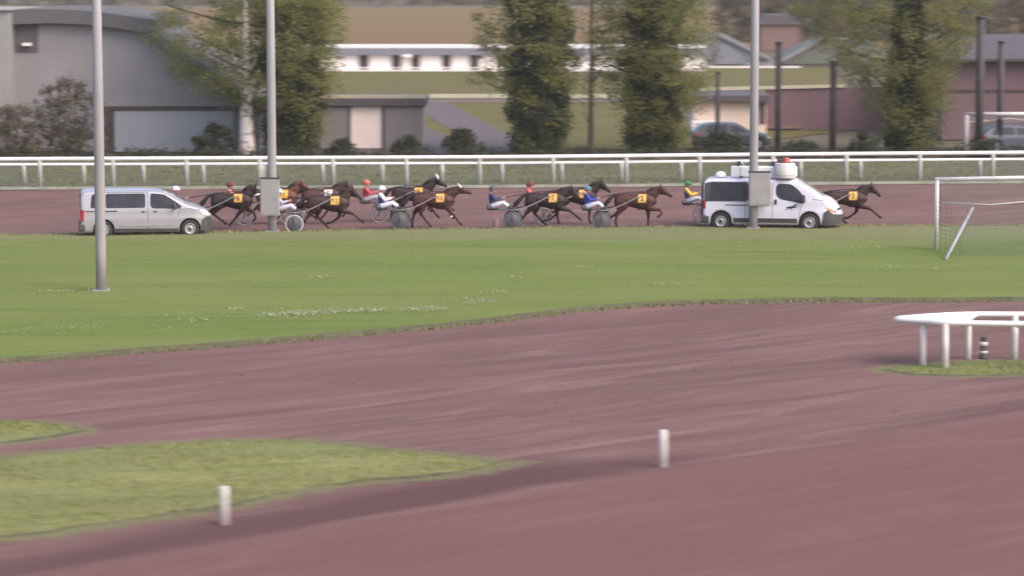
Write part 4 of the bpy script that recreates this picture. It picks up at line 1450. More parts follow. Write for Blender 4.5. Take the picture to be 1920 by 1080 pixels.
def sulky(root, disc, rimm, back=0.0, spoked=False):
    """root stands on the ground under the axle; the horse's own origin is at x = -AX from it"""
    o_ = Vector((-AX, 0, 0))
    for s in (-1, 1):
        y = s * 0.56
        bm = BM()
        ring = [(WR - 0.028 + 0.028 * math.cos(a), 0.022 * math.sin(a)) for a in np.linspace(0, 2 * math.pi, 9)]
        lathe(bm, ring, 36, 'Y', (0, y, WR))
        w = obj('wheel', bm, MAT[rimm], root, smooth=True)
        bm = BM()
        if spoked:
            for k in range(12):
                q = 2 * math.pi * k / 12
                tube(bm, [(0, y, WR), ((WR - 0.03) * math.cos(q), y, WR + (WR - 0.03) * math.sin(q))], 0.007, 5)
            lathe(bm, [(0, y - 0.05), (0.05, y - 0.05), (0.05, y + 0.05), (0, y + 0.05)], 12, 'Y', (0, 0, WR))
            obj('spokes', bm, MAT[disc], w)
        else:
            lathe(bm, [(0, y - 0.045), (0.06, y - 0.043), (WR - 0.045, y - 0.010), (WR - 0.03, y), (WR - 0.045, y + 0.010), (0.06, y + 0.043), (0, y + 0.045)], 36, 'Y', (0, 0, WR))
            obj('disc', bm, MAT[disc], w, smooth=True)
        bm = BM()
        for dy in (-0.075, 0.075):
            tube(bm, smooth_path([(0, y + dy, WR), (-0.02, y + dy * 0.9, 0.55), (-0.05, y - s * 0.03, 0.735)], 3), 0.014, 7)
        tube(bm, [(0, y - 0.08, WR), (0, y + 0.08, WR)], 0.016, 8)
        obj('fork', bm, MAT['sulky_frame'], root, smooth=True)
        bm = BM()
        tube(bm, smooth_path([(-0.30 - back, s * 0.24, 0.76), (-0.05, s * 0.50, 0.745), (0.35, s * 0.47, 0.80), (0.75, s * 0.40, 0.95), (1.20, s * 0.34, 1.17), (1.44, s * 0.32, 1.26)], 4), 0.024, 9)
        obj('shaft', bm, MAT['sulky_pale'], root, smooth=True)
        bm = BM()
        tube(bm, [(0.02, s * 0.53, 0.42), (0.42, s * 0.47, 0.82)], 0.014, 7)
        obj('strut', bm, MAT['sulky_pale'], root, smooth=True)
        bm = BM()
        tube(bm, [(0.06, s * 0.47, 0.76), (0.10, s * 0.36, 0.72), (0.20, s * 0.30, 0.76)], 0.02, 7)
        box(bm, (0.17, s * 0.33, 0.79), (0.14, 0.10, 0.02))
        obj('foot_rest', bm, MAT['sulky_frame'], root)
    bm = BM()
    tube(bm, smooth_path([(-0.05, -0.56, 0.735), (-0.12, -0.35, 0.76), (-0.16, 0, 0.77), (-0.12, 0.35, 0.76), (-0.05, 0.56, 0.735)], 4), 0.02, 8)
    obj('crossbar', bm, MAT['sulky_frame'], root, smooth=True)
    bm = BM()
    for s in (-1, 1):
        tube(bm, [(-0.15, s * 0.14, 0.765), (-0.50 - back, s * 0.13, 0.73), (-0.72 - back, s * 0.10, 0.72)], 0.016, 7)
    obj('seat_frame', bm, MAT['sulky_frame'], root, smooth=True)
    bm = BM()
    box(bm, (-0.56 - back, 0, 0.765), (0.40, 0.36, 0.05))
    box(bm, (-0.75 - back, 0, 0.83), (0.04, 0.32, 0.14))
    bevel_all(bm, 0.015)
    obj('seat', bm, MAT['seat_black'], root)

# ------------------------------------------------------------------ drivers: built once per posture, clothes coloured per copy
MAT['skin'] = M('skin', (0.42, 0.24, 0.19), 0.6, 0.08, 6.0)
MAT['boot'] = M('boot_leather', (0.05, 0.045, 0.05), 0.5, 0.15, 6.0)
MAT['eye'] = M('goggle_lens', (0.03, 0.03, 0.035), 0.2, 0.1, 6.0)

def driver_meshes(lean):
    """seated, reclined, legs stretched forward, both hands on the reins; origin on the seat, facing +x"""
    hip = Vector((0.0, 0, 0.10))
    a = lean
    sp = lambda d, u=0.0: hip + Vector((-math.sin(a) * d + math.cos(a) * u, 0, math.cos(a) * d + math.sin(a) * u))
    chest, neck, head = sp(0.30), sp(0.47), sp(0.585) + Vector((0.045 + 0.3 * a, 0, 0.015))
    J = {}
    for s in (-1, 1):
        J['sh', s] = sp(0.42) + Vector((0.0, s * 0.185, 0))
        J['el', s] = J['sh', s] + Vector((0.17, s * 0.06, -0.20))
        J['wr', s] = J['el', s] + Vector((0.235, -s * 0.12, 0.065))
        J['hd', s] = J['wr', s] + Vector((0.085, -s * 0.01, 0.012))
        J['hp', s] = hip + Vector((0.02, s * 0.095, -0.01))
        J['kn', s] = hip + Vector((0.40, s * 0.20, 0.10))
        J['an', s] = hip + Vector((0.70, s * 0.28, -0.10))
        J['toe', s] = J['an', s] + Vector((0.14, s * 0.02, 0.03))
    def torso(bm, k):
        tube(bm, [sp(-0.10), sp(0.0), sp(0.16), sp(0.33), sp(0.43), sp(0.475)], [(0.09 * k, 0.11 * k), (0.115 * k, 0.165 * k), (0.105 * k, 0.150 * k), (0.118 * k, 0.172 * k), (0.085 * k, 0.15 * k), (0.045 * k, 0.06 * k)], 14, side=(0, 1, 0))
    def arms(bm, k, to='wr'):
        for s in (-1, 1):
            tube(bm, [sp(0.40) + Vector((0, s * 0.12, 0.0)), J['sh', s], J['sh', s].lerp(J['el', s], 0.5), J['el', s], J['el', s].lerp(J['wr', s], 0.4), J['wr', s]], [0.065 * k, 0.066 * k, 0.054 * k, 0.047 * k, 0.046 * k, 0.031 * k], 10)
            ellipsoid(bm, J['sh', s], (0.068 * k,) * 3, 10, 8)
    def legs(bm, k):
        for s in (-1, 1):
            tube(bm, [hip + Vector((-0.04, s * 0.07, 0)), J['hp', s], J['hp', s].lerp(J['kn', s], 0.5), J['kn', s], J['kn', s].lerp(J['an', s], 0.35), J['an', s]], [0.095 * k, 0.095 * k, 0.080 * k, 0.060 * k, 0.057 * k, 0.037 * k], 12)
            ellipsoid(bm, J['kn', s], (0.061 * k,) * 3, 10, 8)
    # body: one continuous skin
    bm = BM()
    torso(bm, 0.93); arms(bm, 0.88); legs(bm, 0.90)
    tube(bm, [sp(0.42), neck, head + Vector((-0.01, 0, -0.06))], [0.06, 0.052, 0.052], 10)
    ellipsoid(bm, head, (0.098, 0.076, 0.115), 18, 14)
    ellipsoid(bm, head + Vector((0.045, 0, -0.065)), (0.052, 0.050, 0.05))
    tube(bm, [head + Vector((0.088, 0, 0.015)), head + Vector((0.118, 0, -0.022)), head + Vector((0.095, 0, -0.03))], [0.011, 0.017, 0.012], 8)
    for s in (-1, 1):
        ellipsoid(bm, head + Vector((-0.005, s * 0.078, -0.01)), (0.022, 0.010, 0.032), 10, 8)
        tube(bm, [J['an', s] + Vector((-0.02, 0, 0.0)), J['an', s] + Vector((0.02, 0, -0.015)), J['toe', s]], [0.04, 0.04, 0.028], 8)
        ellipsoid(bm, J['wr', s].lerp(J['hd', s], 0.55), (0.05, 0.026, 0.042), 12, 8)
    bm = remesh(bm, 0.014, 3, 0.5)
    for s in (-1, 1):                                   # five fingers closed on the rein
        c = J['hd', s]
        for k, ln in enumerate((0.026, 0.030, 0.028, 0.022)):
            z = 0.030 - 0.020 * k
            p0 = c + Vector((-0.005, s * 0.018, z)); p1 = c + Vector((0.018 + ln * 0.6, s * 0.012, z)); p2 = c + Vector((0.016 + ln * 0.5, -s * 0.018, z - 0.004)); p3 = c + Vector((0.0, -s * 0.024, z - 0.006))
            tube(bm, [p0, p1, p2, p3], [0.0095, 0.009, 0.0085, 0.0075], 6)
        tube(bm, [c + Vector((-0.035, -s * 0.012, 0.035)), c + Vector((0.0, -s * 0.022, 0.047)), c + Vector((0.028, -s * 0.012, 0.044))], [0.011, 0.010, 0.008], 6)
    body = new_mesh('driver_body', bm, MAT['skin'], True)
    # jacket, trousers, boots, helmet, goggles
    bm = BM()
    torso(bm, 1.06); arms(bm, 1.10)
    jacket = new_mesh('driver_jacket', remesh(bm, 0.018, 3, 0.4), MAT['white_cloth'], True)
    slv = BM()
    arms(slv, 1.22)
    sleeve = new_mesh('driver_sleeves', remesh(slv, 0.018, 2, 0.4), MAT['white_cloth'], True)
    bm = BM()
    legs(bm, 1.10)
    tube(bm, [sp(-0.13), sp(-0.02), sp(0.10)], [(0.10, 0.13), (0.132, 0.185), (0.115, 0.17)], 14, side=(0, 1, 0))
    trousers = new_mesh('driver_trousers', remesh(bm, 0.018, 3, 0.4), MAT['white_cloth'], True)
    boots = []
    for s in (-1, 1):
        bm = BM()
        tube(bm, [J['kn', s].lerp(J['an', s], 0.62), J['an', s]], [0.056, 0.050], 10)
        tube(bm, [J['an', s] + Vector((-0.035, 0, -0.01)), J['an', s] + Vector((0.04, 0, -0.015)), J['toe', s] + Vector((0.01, 0, 0))], [0.05, 0.048, 0.030], 10)
        boots.append(new_mesh('driver_boot', bm, MAT['boot'], True))
    bm = BM()
    hc = head + Vector((-0.012, 0, 0.038))
    bmesh.ops.create_uvsphere(bm, u_segments=24, v_segments=16, radius=1.0, matrix=Matrix.Translation(hc) @ Matrix.Diagonal((0.136, 0.112, 0.126, 1)))
    bmesh.ops.bisect_plane(bm, geom=bm.verts[:] + bm.edges[:] + bm.faces[:], plane_co=hc + Vector((0.0, 0, -0.045)), plane_no=Vector((0.35, 0, -1)).normalized(), clear_outer=True)
    bmesh.ops.holes_fill(bm, edges=[e for e in bm.edges if e.is_boundary])
    tube(bm, smooth_path([hc + Vector((0.085, -0.085, -0.02)), hc + Vector((0.165, 0, -0.01)), hc + Vector((0.085, 0.085, -0.02))], 4), (0.012, 0.02), 6)
    helmet = new_mesh('driver_helmet', bm, MAT['white_cloth'], True)
    bm = BM()
    tube(bm, smooth_path([head + Vector((0.03, -0.082, 0.018)), head + Vector((0.085, -0.055, 0.02)), head + Vector((0.104, 0, 0.022)), head + Vector((0.085, 0.055, 0.02)), head + Vector((0.03, 0.082, 0.018))], 4), (0.022, 0.013), 8)
    goggles = new_mesh('driver_goggles', bm, MAT['eye'], True)
    hands = (J['hd', -1].copy(), J['hd', 1].copy())
    return dict(body=body, jacket=jacket, sleeves=sleeve, trousers=trousers, boot=boots[0], boot_other=boots[1], helmet=helmet, goggles=goggles), hands

DRV = {0: driver_meshes(0.14), 1: driver_meshes(0.02), 2: driver_meshes(0.26)}
def fabric(name, c):
    return M(name, c, 0.8, 0.10, 5.0)
CL = {
    'navy': fabric('navy_silk', (0.035, 0.055, 0.130)), 'blue': fabric('blue_silk', (0.040, 0.055, 0.330)), 'white': fabric('white_silk', (0.74, 0.72, 0.82)),
    'red': fabric('red_silk', (0.46, 0.070, 0.085)), 'orange': fabric('orange_silk', (0.85, 0.13, 0.10)), 'coral': fabric('coral_helmet', (0.56, 0.15, 0.11)),
    'yellow': fabric('yellow_silk', (0.72, 0.50, 0.06)), 'purple': fabric('purple_silk', (0.13, 0.06, 0.19)), 'green': fabric('green_helmet', (0.055, 0.22, 0.09)),
    'teal': fabric('teal_helmet', (0.10, 0.20, 0.25)), 'slate': fabric('slate_helmet', (0.085, 0.090, 0.12)), 'maroon': fabric('maroon_helmet', (0.16, 0.035, 0.045)),
    'pink': fabric('pink_silk', (0.45, 0.19, 0.17)), 'black': fabric('black_silk', (0.02, 0.02, 0.024)), 'indigo': fabric('indigo_silk', (0.055, 0.055, 0.20)),
    'pants': fabric('white_breeches', (0.58, 0.56, 0.64)), 'pants_grey': fabric('grey_breeches', (0.40, 0.39, 0.42)), 'lilac': fabric('lilac_silk', (0.42, 0.36, 0.48)),
}

def driver(root, lean, jacket, sleeves, trousers, helmet):
    ms, hands = DRV[lean]
    for nm, mat in (('body', None), ('jacket', jacket), ('sleeves', sleeves), ('trousers', trousers), ('boot', None), ('boot_other', None), ('helmet', helmet), ('goggles', None)):
        if nm == 'sleeves' and sleeves is None:
            continue
        o = bpy.data.objects.new(nm.split('_')[0], ms[nm])
        col.objects.link(o)
        o.parent = root
        if mat:
            o.material_slots[0].link = 'OBJECT'
            o.material_slots[0].material = CL[mat]
    return hands

# ------------------------------------------------------------------ the field of trotters
G_H, G_S, G_P = 'trotting horses in the race', 'sulkies drawn by the trotters', 'drivers seated in the sulkies'
def rig(px, gy, hl, sl, pl_, coat, pose, hk, dk, back=0.0, lean=0, disc='disc_dark', rimm='disc_dark', spoked=False, dy=0.0):
    base = P(px, gy)
    az = math.atan2(base.x, base.y)
    yaw = -az * 0.6
    ca, sa = math.cos(yaw), math.sin(yaw)
    at = lambda x, y=0.0, z=0.0: base + Vector((ca * x - sa * y, sa * x + ca * y, z))
    h = thing('trotting_horse', hl, 'horse', base, yaw, G_H)
    horse(h, coat, pose, **hk)
    s = thing('sulky', sl, 'sulky', at(AX), yaw, G_S)
    sulky(s, disc, rimm, back, spoked)
    p = thing('person', pl_, 'driver', at(AX - 0.53 - back, 0, 0.79), yaw, G_P)
    hands = driver(p, lean, *dk)
    # reins: from the hands along the flanks to the bit
    poll, nose = hk.get('poll', (1.04, 1.60)), hk.get('nose', (1.46, 1.26))
    bm = BM()
    for s_, hnd in ((-1, hands[0]), (1, hands[1])):
        a = Vector((AX - 0.53 - back, 0, 0.79)) + hnd
        b = Vector((poll[0] + (nose[0] - poll[0]) * 0.84, s_ * 0.07, poll[1] + (nose[1] - poll[1]) * 0.84 - 0.03))
        tube(bm, smooth_path([a, Vector((-0.55, s_ * 0.19, 1.345)), Vector((0.22, s_ * 0.15, 1.42)), Vector((0.75, s_ * 0.15, 1.36)), b], 4), 0.009, 5)
    obj('reins', bm, MAT['leather'], h)
    return base

rig(1582, 424.5, 'bay horse with number 3 cloth leading the race beyond the white van', 'sulky of the leading horse, behind the white van', 'person driving the leading sulky, hidden beyond the white van',
    'brown', 'reach', dict(digits='3', poll=(1.06, 1.57), nose=(1.42, 1.19)), ('red', None, 'pants', 'black'))
rig(1373, 419, 'horse trotting beyond the white van, drawing the driver in the green helmet', 'sulky whose spoked wheel shows just behind the tail of the white van', 'person in green helmet and purple jacket with yellow sleeves behind the white van',
    'bay', 'drive', dict(digits='9'), ('purple', 'yellow', 'pants', 'green'), disc='disc_grey', rimm='rim_pale', spoked=True, lean=0)
rig(1187, 430, 'bay horse with number 2 cloth trotting alone between the blue driver and white van', 'dark wheeled sulky with pale shafts behind horse number 2', 'person in teal helmet, blue jacket and white breeches behind horse number 2',
    'bay', 'lift', dict(digits='2', poll=(1.06, 1.60), nose=(1.50, 1.27)), ('blue', None, 'pants', 'teal'), lean=0)
rig(1077, 420.5, 'dark horse with raised head showing beyond the blue jacket driver', 'grey wheeled sulky seen under the belly of horse number 7', 'person in maroon helmet and bright orange jacket beyond horse number 7',
    'dark', 'lift', dict(digits='4', poll=(1.06, 1.64), nose=(1.42, 1.27)), ('orange', None, 'pants', 'maroon'), disc='disc_grey', rimm='disc_grey', spoked=True)
rig(1020, 429, 'dark brown horse with number 7 cloth and tucked head, nose at the blue driver', 'dark wheeled sulky behind horse number 7', 'person in slate helmet, navy jacket and pale breeches leaning back alone',
    'dark', 'reach', dict(digits='7', poll=(1.06, 1.55), nose=(1.40, 1.12)), ('navy', None, 'pants', 'slate'), back=0.22, lean=0)
rig(769, 416, 'dark horse with number 8 cloth and high head, beyond horse number 15', 'grey spoked sulky below the driver in coral helmet', 'person in coral helmet and red jacket with grey breeches',
    'dark', 'drive', dict(digits='8', poll=(1.08, 1.70), nose=(1.46, 1.40), earcap='white_cloth'), ('red', None, 'pants_grey', 'coral'), disc='disc_grey', rimm='disc_grey', spoked=True, lean=1)
rig(809, 429, 'bay horse with number 15 cloth, white ear caps and white foreleg boots', 'dark green wheeled sulky behind horse number 15', 'person in white helmet and indigo jacket with white sleeves behind horse 15',
    'bay', 'drive', dict(digits='15', poll=(1.10, 1.58), nose=(1.55, 1.38), white_boots=True, earcap='white_cloth'), ('indigo', 'white', 'white', 'white'), back=0.15, lean=0)
rig(612, 434.5, 'brown horse with number 12 cloth nearest to the turf, beside the coral helmet driver', 'sulky with pale rimmed wheels beside the pole cabinet', 'person in white breeches and lilac jacket partly behind the pole cabinet',
    'brown', 'reach', dict(digits='12', poll=(1.00, 1.62), nose=(1.36, 1.24), shadow_roll=False), ('lilac', None, 'pants', 'white'), disc='disc_dark', rimm='rim_pale', lean=2)
rig(600, 420, 'bay horse with white number cloth running just beyond horse number 12', 'sulky of the horse beyond number 12', 'person in pink jacket beyond the pole cabinet',
    'bay', 'push', dict(digits='5', poll=(1.06, 1.58), nose=(1.42, 1.20), cloth='white_cloth'), ('pink', None, 'pants', 'maroon'), disc='disc_grey', rimm='disc_grey', spoked=True)
rig(517, 421, 'chestnut horse with yellow number 1 cloth beside the pole cabinet', 'sulky of the chestnut horse, its wheel under the dark bay horse by the silver van', 'person in maroon helmet and pink jacket beyond horse number 6',
    'chestnut', 'push', dict(digits='1', poll=(1.00, 1.62), nose=(1.36, 1.36), cloth='cloth_num_yellow'), ('pink', None, 'pants', 'maroon'), disc='disc_grey', rimm='disc_grey', spoked=True, lean=1, back=0.05)
rig(431, 429.5, 'dark bay horse with number 6 cloth and tucked nose just ahead of the silver van', 'sulky of horse number 6, beyond the silver van', 'person in white helmet showing over the bonnet of the silver van',
    'dark', 'push', dict(digits='6', poll=(0.98, 1.60), nose=(1.12, 1.13), shadow_roll=True), ('navy', None, 'pants', 'white'), back=0.3)

# ------------------------------------------------------------------ trees and shrubs beyond the far track
def tube_obj(name, specs, mat, parent):
    bm = BM()
    for pts, rad, n in specs:
        tube(bm, pts, rad, n)
    return obj(name, bm, mat, parent, smooth=True)

def tree(label, px, py, prof, h, trunk_r, seed, ivy_prof=None, n_clump=260, per=62, leaf=0.125, cr=0.72, lean=0.0, name='tree', group='tall ivy clad trees beyond the far track', leafmat='leaf', limbs=16, tint=(0.0, 1.0)):
    """prof: (height, left reach, right reach) of the crown"""
    global rng
    rng = np.random.default_rng(seed)
    rs = random.Random(seed)
    base = P(px, py)
    t = thing(name, label, 'tree', base, 0.0, group)
    axis = smooth_path([(0, 0, -0.2), (lean * 0.2, 0, h * 0.25), (lean * 0.5, 0.1, h * 0.55), (lean, -0.1, h * 0.92)], 5)
    bm = BM()
    tube(bm, axis, [trunk_r * (1.25 if i == 0 else 1.0) * (1 - 0.9 * (i / (len(axis) - 1)) ** 0.9) + 0.02 for i in range(len(axis))], 12)
    for k in range(limbs):
        z0 = h * rs.uniform(0.12, 0.8)
        c = axis[min(len(axis) - 1, int(z0 / h * len(axis)))]
        l_, r_ = (interp(z0 + 1.0, [(p[0], p[i]) for p in prof]) for i in (1, 2))
        q = rs.uniform(0, 2 * math.pi)
        reach = (r_ if math.cos(q) > 0 else l_) * rs.uniform(0.6, 0.95)
        e = Vector((c.x + math.cos(q) * reach, math.sin(q) * 0.5 * (l_ + r_) * 0.8, min(h * 0.97, z0 + rs.uniform(0.6, 2.0))))
        m = Vector((c.x, c.y, z0)).lerp(e, 0.5) + Vector((0, 0, -0.25))
        path_ = smooth_path([(c.x, c.y, z0), m, e], 4)
        r0 = trunk_r * rs.uniform(0.12, 0.28)
        tube(bm, path_, [r0 * (1 - 0.85 * i / (len(path_) - 1)) for i in range(len(path_))], 6)
        for j in range(3):
            s0 = path_[rs.randint(3, len(path_) - 1)]
            e2 = s0 + Vector((rs.uniform(-0.8, 0.8), rs.uniform(-0.8, 0.8), rs.uniform(-0.3, 0.8)))
            tube(bm, [s0, s0.lerp(e2, 0.5) + Vector((0, 0, 0.05)), e2], [0.03, 0.02, 0.006], 5)
    obj('trunk', bm, MAT['bark'], t, smooth=True)
    # crown
    cs = []
    zs = np.array([p[0] for p in prof])
    while len(cs) < n_clump:
        z = rs.uniform(prof[0][0], prof[-1][0])
        l_, r_ = (interp(z, [(p[0], p[i]) for p in prof]) for i in (1, 2))
        if rs.random() > (l_ + r_) / max(p[1] + p[2] for p in prof) + 0.08:
            continue
        q = rs.uniform(0, 2 * math.pi)
        rad = rs.random() ** 0.45
        cx = math.cos(q) * rad * (r_ if math.cos(q) > 0 else l_)
        cy = math.sin(q) * rad * 0.5 * (l_ + r_)
        # ragged: some clumps hang out, some gaps stay open
        if math.sin(z * 2.3 + q * 2.0 + seed) < -0.72:
            continue
        cs.append((cx + lean * z / h, cy, z + rs.uniform(-0.2, 0.2)))
    cs = np.array(cs)
    tc = np.clip(rng.normal(0.5, 0.28, len(cs)), 0, 1) * (tint[1] - tint[0]) + tint[0]
    V, tn = leaf_cloud(cs, rng.uniform(cr * 0.6, cr * 1.35, len(cs)), per, leaf, tc, 0.14, 0.8)
    obj('crown', quads_mesh('crown', V, tn, MAT[leafmat]), None, t)
    if ivy_prof:
        ci = []
        for k in range(int(330 * ivy_prof[-1][0] / 8)):
            z = rs.uniform(0, ivy_prof[-1][0])
            r = interp(z, ivy_prof)
            q = rs.uniform(0, 2 * math.pi)
            a = r * rs.random() ** 0.4
            c = axis[min(len(axis) - 1, int(max(0, z) / h * len(axis)))]
            ci.append((c.x + math.cos(q) * a, c.y + math.sin(q) * a, z))
        ci = np.array(ci)
        V, tn = leaf_cloud(ci, rng.uniform(0.3, 0.55, len(ci)), 110, 0.12, np.clip(rng.normal(0.4, 0.25, len(ci)), 0, 1), 0.15, 1.0)
        obj('ivy', quads_mesh('ivy', V, tn, MAT['ivy']), None, t)
    return t

# scale beyond the far track is about 36 px a metre
tree('broad spring tree with drooping branches and dark ivy trunk beside the grey building', 545, 291,
     [(0.4, 0.9, 1.6), (2.4, 1.6, 2.0), (3.2, 4.2, 2.4), (4.2, 6.2, 2.6), (5.6, 7.2, 2.7), (7.5, 7.4, 2.8), (10, 7.0, 3.0), (13, 4.5, 2.5), (15.5, 0.8, 0.8)], 15.5, 0.62, 11, [(0, 1.25), (3, 1.75), (6, 1.95), (9, 1.8)], n_clump=820, per=60, limbs=26, lean=-0.3)
tree('slim tree thickly clad in dark ivy, left of the two between the pale houses', 1010, 289,
     [(0.3, 1.2, 1.3), (2, 1.5, 1.6), (3.2, 2.0, 1.8), (4.0, 3.4, 1.9), (5.4, 3.7, 1.9), (7.5, 3.2, 1.8), (10, 3.0, 2.0), (13, 1.8, 1.5), (15, 0.5, 0.5)], 15, 0.55, 12, [(0, 1.4), (3, 1.65), (6, 1.7), (10, 1.4)], n_clump=430, limbs=14)
tree('leafy spring tree between the thin brown stemmed tree and the cream house', 1222, 288,
     [(0.3, 1.1, 1.4), (1.6, 1.5, 2.1), (2.6, 2.2, 2.8), (4.0, 2.9, 3.1), (5.5, 3.1, 3.3), (7.5, 3.1, 3.4), (10, 2.8, 2.8), (13, 1.6, 1.6), (15, 0.4, 0.4)], 15, 0.48, 13, [(0, 1.1), (3, 1.45), (6, 1.5), (9, 1.2)], n_clump=560, limbs=18)
tree('wide crowned light green tree with dark trunk beside the mauve barn', 1700, 286,
     [(0.3, 1.2, 1.9), (2.0, 1.8, 2.3), (3.6, 3.2, 2.5), (5.0, 4.9, 2.9), (6.2, 5.6, 3.6), (8, 5.9, 4.2), (10, 5.4, 4.2), (13, 3.2, 2.6), (15.5, 0.6, 0.6)], 15.5, 0.5, 14, [(0, 1.0), (2.5, 0.95), (5, 0.8), (8, 0.5)], n_clump=680, limbs=24)
tree('thin brown stemmed young tree between the two ivy clad trees', 1108, 290,
     [(2.6, 0.5, 0.5), (4, 1.0, 1.0), (6, 1.2, 1.4), (8, 1.0, 1.2), (9.5, 0.3, 0.3)], 9.5, 0.17, 15, None, n_clump=44, per=30, limbs=9, name='young_tree', group=None)
tree('tree with pale mottled trunk standing at the corner of the grey building', 463, 293,
     [(3.6, 0.8, 0.8), (5, 1.6, 1.2), (7, 1.8, 1.4), (9, 0.6, 0.6)], 9.2, 0.46, 16, None, n_clump=50, per=30, limbs=8, name='birch_tree', group=None)
# pale bark on that one
for o in bpy.data.objects:
    if o.name.startswith('birch_tree'):
        for c in o.children:
            if c.name.startswith('trunk'):
                k = NT('pale_bark', 0.8, 0.2)
                cc = k.ramp(k.noise(2.2, 5, stretch=(1, 1, 1.6)), [(0.40, (0.26, 0.21, 0.19)), (0.50, (0.80, 0.70, 0.66))])
                c.data.materials[0] = k.done(cc)

def shrub(label, px, py, w, h, seed, mat='shrub', n=40, per=40, leaf=0.13, name='shrub', group='dark shrubs beyond the far track', stems=7, d=None):
    global rng
    rng = np.random.default_rng(seed)
    rs = random.Random(seed)
    t = thing(name, label, 'shrub', P(px, py), 0, group)
    bm = BM()
    d = d or w * 0.8
    cs = []
    for k in range(stems):
        e = Vector((rs.uniform(-w, w) * 0.42, rs.uniform(-d, d) * 0.42, h * rs.uniform(0.6, 1.0)))
        tube(bm, smooth_path([(e.x * 0.15, e.y * 0.15, -0.1), e * 0.5 + Vector((0, 0, 0.1)), e], 3), [0.03, 0.028, 0.025, 0.02, 0.015, 0.01, 0.006], 5)
    obj('stems', bm, MAT['bark'], t)
    for k in range(n):
        q = rs.uniform(0, 2 * math.pi)
        z = h * rs.random()
        a = math.sqrt(rs.random()) * math.sqrt(max(0.05, 1 - (z / h - 0.35) ** 2 / 0.45))
        cs.append((math.cos(q) * a * w / 2, math.sin(q) * a * d / 2, z))
    cs = np.array(cs)
    V, tn = leaf_cloud(cs, rng.uniform(0.18, 0.34, len(cs)), per, leaf, np.clip(rng.normal(0.45, 0.25, len(cs)), 0, 1), 0.15)
    obj('leaves', quads_mesh('leaves', V, tn, MAT[mat]), None, t)
    return t
shrub('round dark shrub in front of the light grey garage panel', 402, 294, 2.2, 1.6, 21, n=70)
shrub('low dark shrub before the white door of the low house', 762, 292, 1.6, 0.95, 22)
shrub('dark rounded shrub at the foot of the sloping path', 866, 291, 2.3, 1.25, 23, n=60)
shrub('broad dark green shrub beside the cream house', 1350, 290, 2.8, 1.05, 24, n=75)
shrub('low dark shrub left of the wide light green tree', 1622, 292, 2.0, 1.1, 25, n=45)
shrub('low dark shrub in front of the long mauve wall', 1500, 292, 1.8, 0.7, 26, n=30)
shrub('low shrub at the foot of the broad drooping tree', 640, 294, 2.0, 0.8, 27, n=40)
shrub('dark shrub at the foot of the barn beside the dark post', 1850, 292, 1.9, 0.8, 30, n=30)
shrub('tall bare brown thicket before the grey building, near the frame edge', 30, 297, 4.2, 2.6, 28, 'twig', n=170, per=34, leaf=0.10, name='thicket', group='bare thickets by the grey building', stems=26)
shrub('tall olive thicket growing between the thick lamp pole and the grey building', 130, 296, 4.0, 4.0, 29, 'twig', n=230, per=34, leaf=0.10, name='thicket', group='bare thickets by the grey building', stems=30)

# rough hedge bottom behind the rails and a far wood
def mass(name, label, segs, h, depth, n, per, leaf, mat, seed, cr=0.35):
    global rng
    rng = np.random.default_rng(seed)
    cs = []
    for (x0, y0, x1, y1, k) in segs:
        a, b = P(x0, y0), P(x1, y1)
        for j in range(int(n * k)):
            t = rng.random()
            cs.append((a.x + (b.x - a.x) * t, a.y + (b.y - a.y) * t + rng.uniform(-depth, depth), h * rng.random() * (0.75 + 0.25 * math.sin(t * 37))))
    cs = np.array(cs)
    V, tn = leaf_cloud(cs, rng.uniform(cr * 0.6, cr * 1.3, len(cs)), per, leaf, np.clip(rng.normal(0.4, 0.25, len(cs)), 0, 1), 0.15)
    return stuff(obj(name, quads_mesh(name, V, tn, MAT[mat]), None), label, 'undergrowth')
mass('undergrowth', 'low dark undergrowth along the foot of the trees behind the white rails', [(-200, 300, 640, 297, 1), (640, 297, 1300, 294, 0.7), (1300, 294, 2150, 291, 1)], 0.42, 0.8, 330, 26, 0.11, 'shrub', 41)
mass('woodland', 'far dark wood along the top of the tan field', [(-900, 10, 2900, 8, 1)], 9.0, 6.0, 900, 26, 0.9, 'twig', 42, 2.6)
mass('woodland', 'brownish wood rising behind the slate sheds and the barn', [(1345, 78, 2300, 74, 1)], 9.5, 5.0, 1500, 34, 0.36, 'twig', 43, 1.1)

# ------------------------------------------------------------------ buildings beyond the trees
MAT['concrete'] = M('grey_concrete', (0.275, 0.255, 0.265), 0.85, 0.10, 0.5, bump=0.1)
MAT['concrete_dark'] = M('dark_roof_felt', (0.115, 0.108, 0.114), 0.85, 0.10, 0.5)
MAT['render_white'] = M('white_render', (0.90, 0.81, 0.78), 0.7, 0.04, 0.6)
MAT['render_cream'] = M('cream_render', (0.78, 0.62, 0.54), 0.8, 0.06, 0.6)
MAT['render_grey'] = M('grey_render', (0.24, 0.21, 0.21), 0.85, 0.10, 0.6)
MAT['panel_pale'] = M('pale_blue_panel', (0.370, 0.368, 0.400), 0.6, 0.05, 0.5)
MAT['door_pink'] = M('painted_white_door', (0.94, 0.78, 0.72), 0.6, 0.05, 0.7)
MAT['opening'] = M('dark_opening', (0.075, 0.055, 0.055), 0.8, 0.2, 1.5)
MAT['roof_grey'] = M('grey_tiles', (0.100, 0.088, 0.100), 0.8, 0.10, 2.0, bump=0.2)
MAT['roof_blue'] = M('blue_slate', (0.200, 0.200, 0.240), 0.7, 0.10, 1.2)
MAT['roof_dark'] = M('green_grey_sheet', (0.130, 0.135, 0.120), 0.8, 0.10, 0.8)
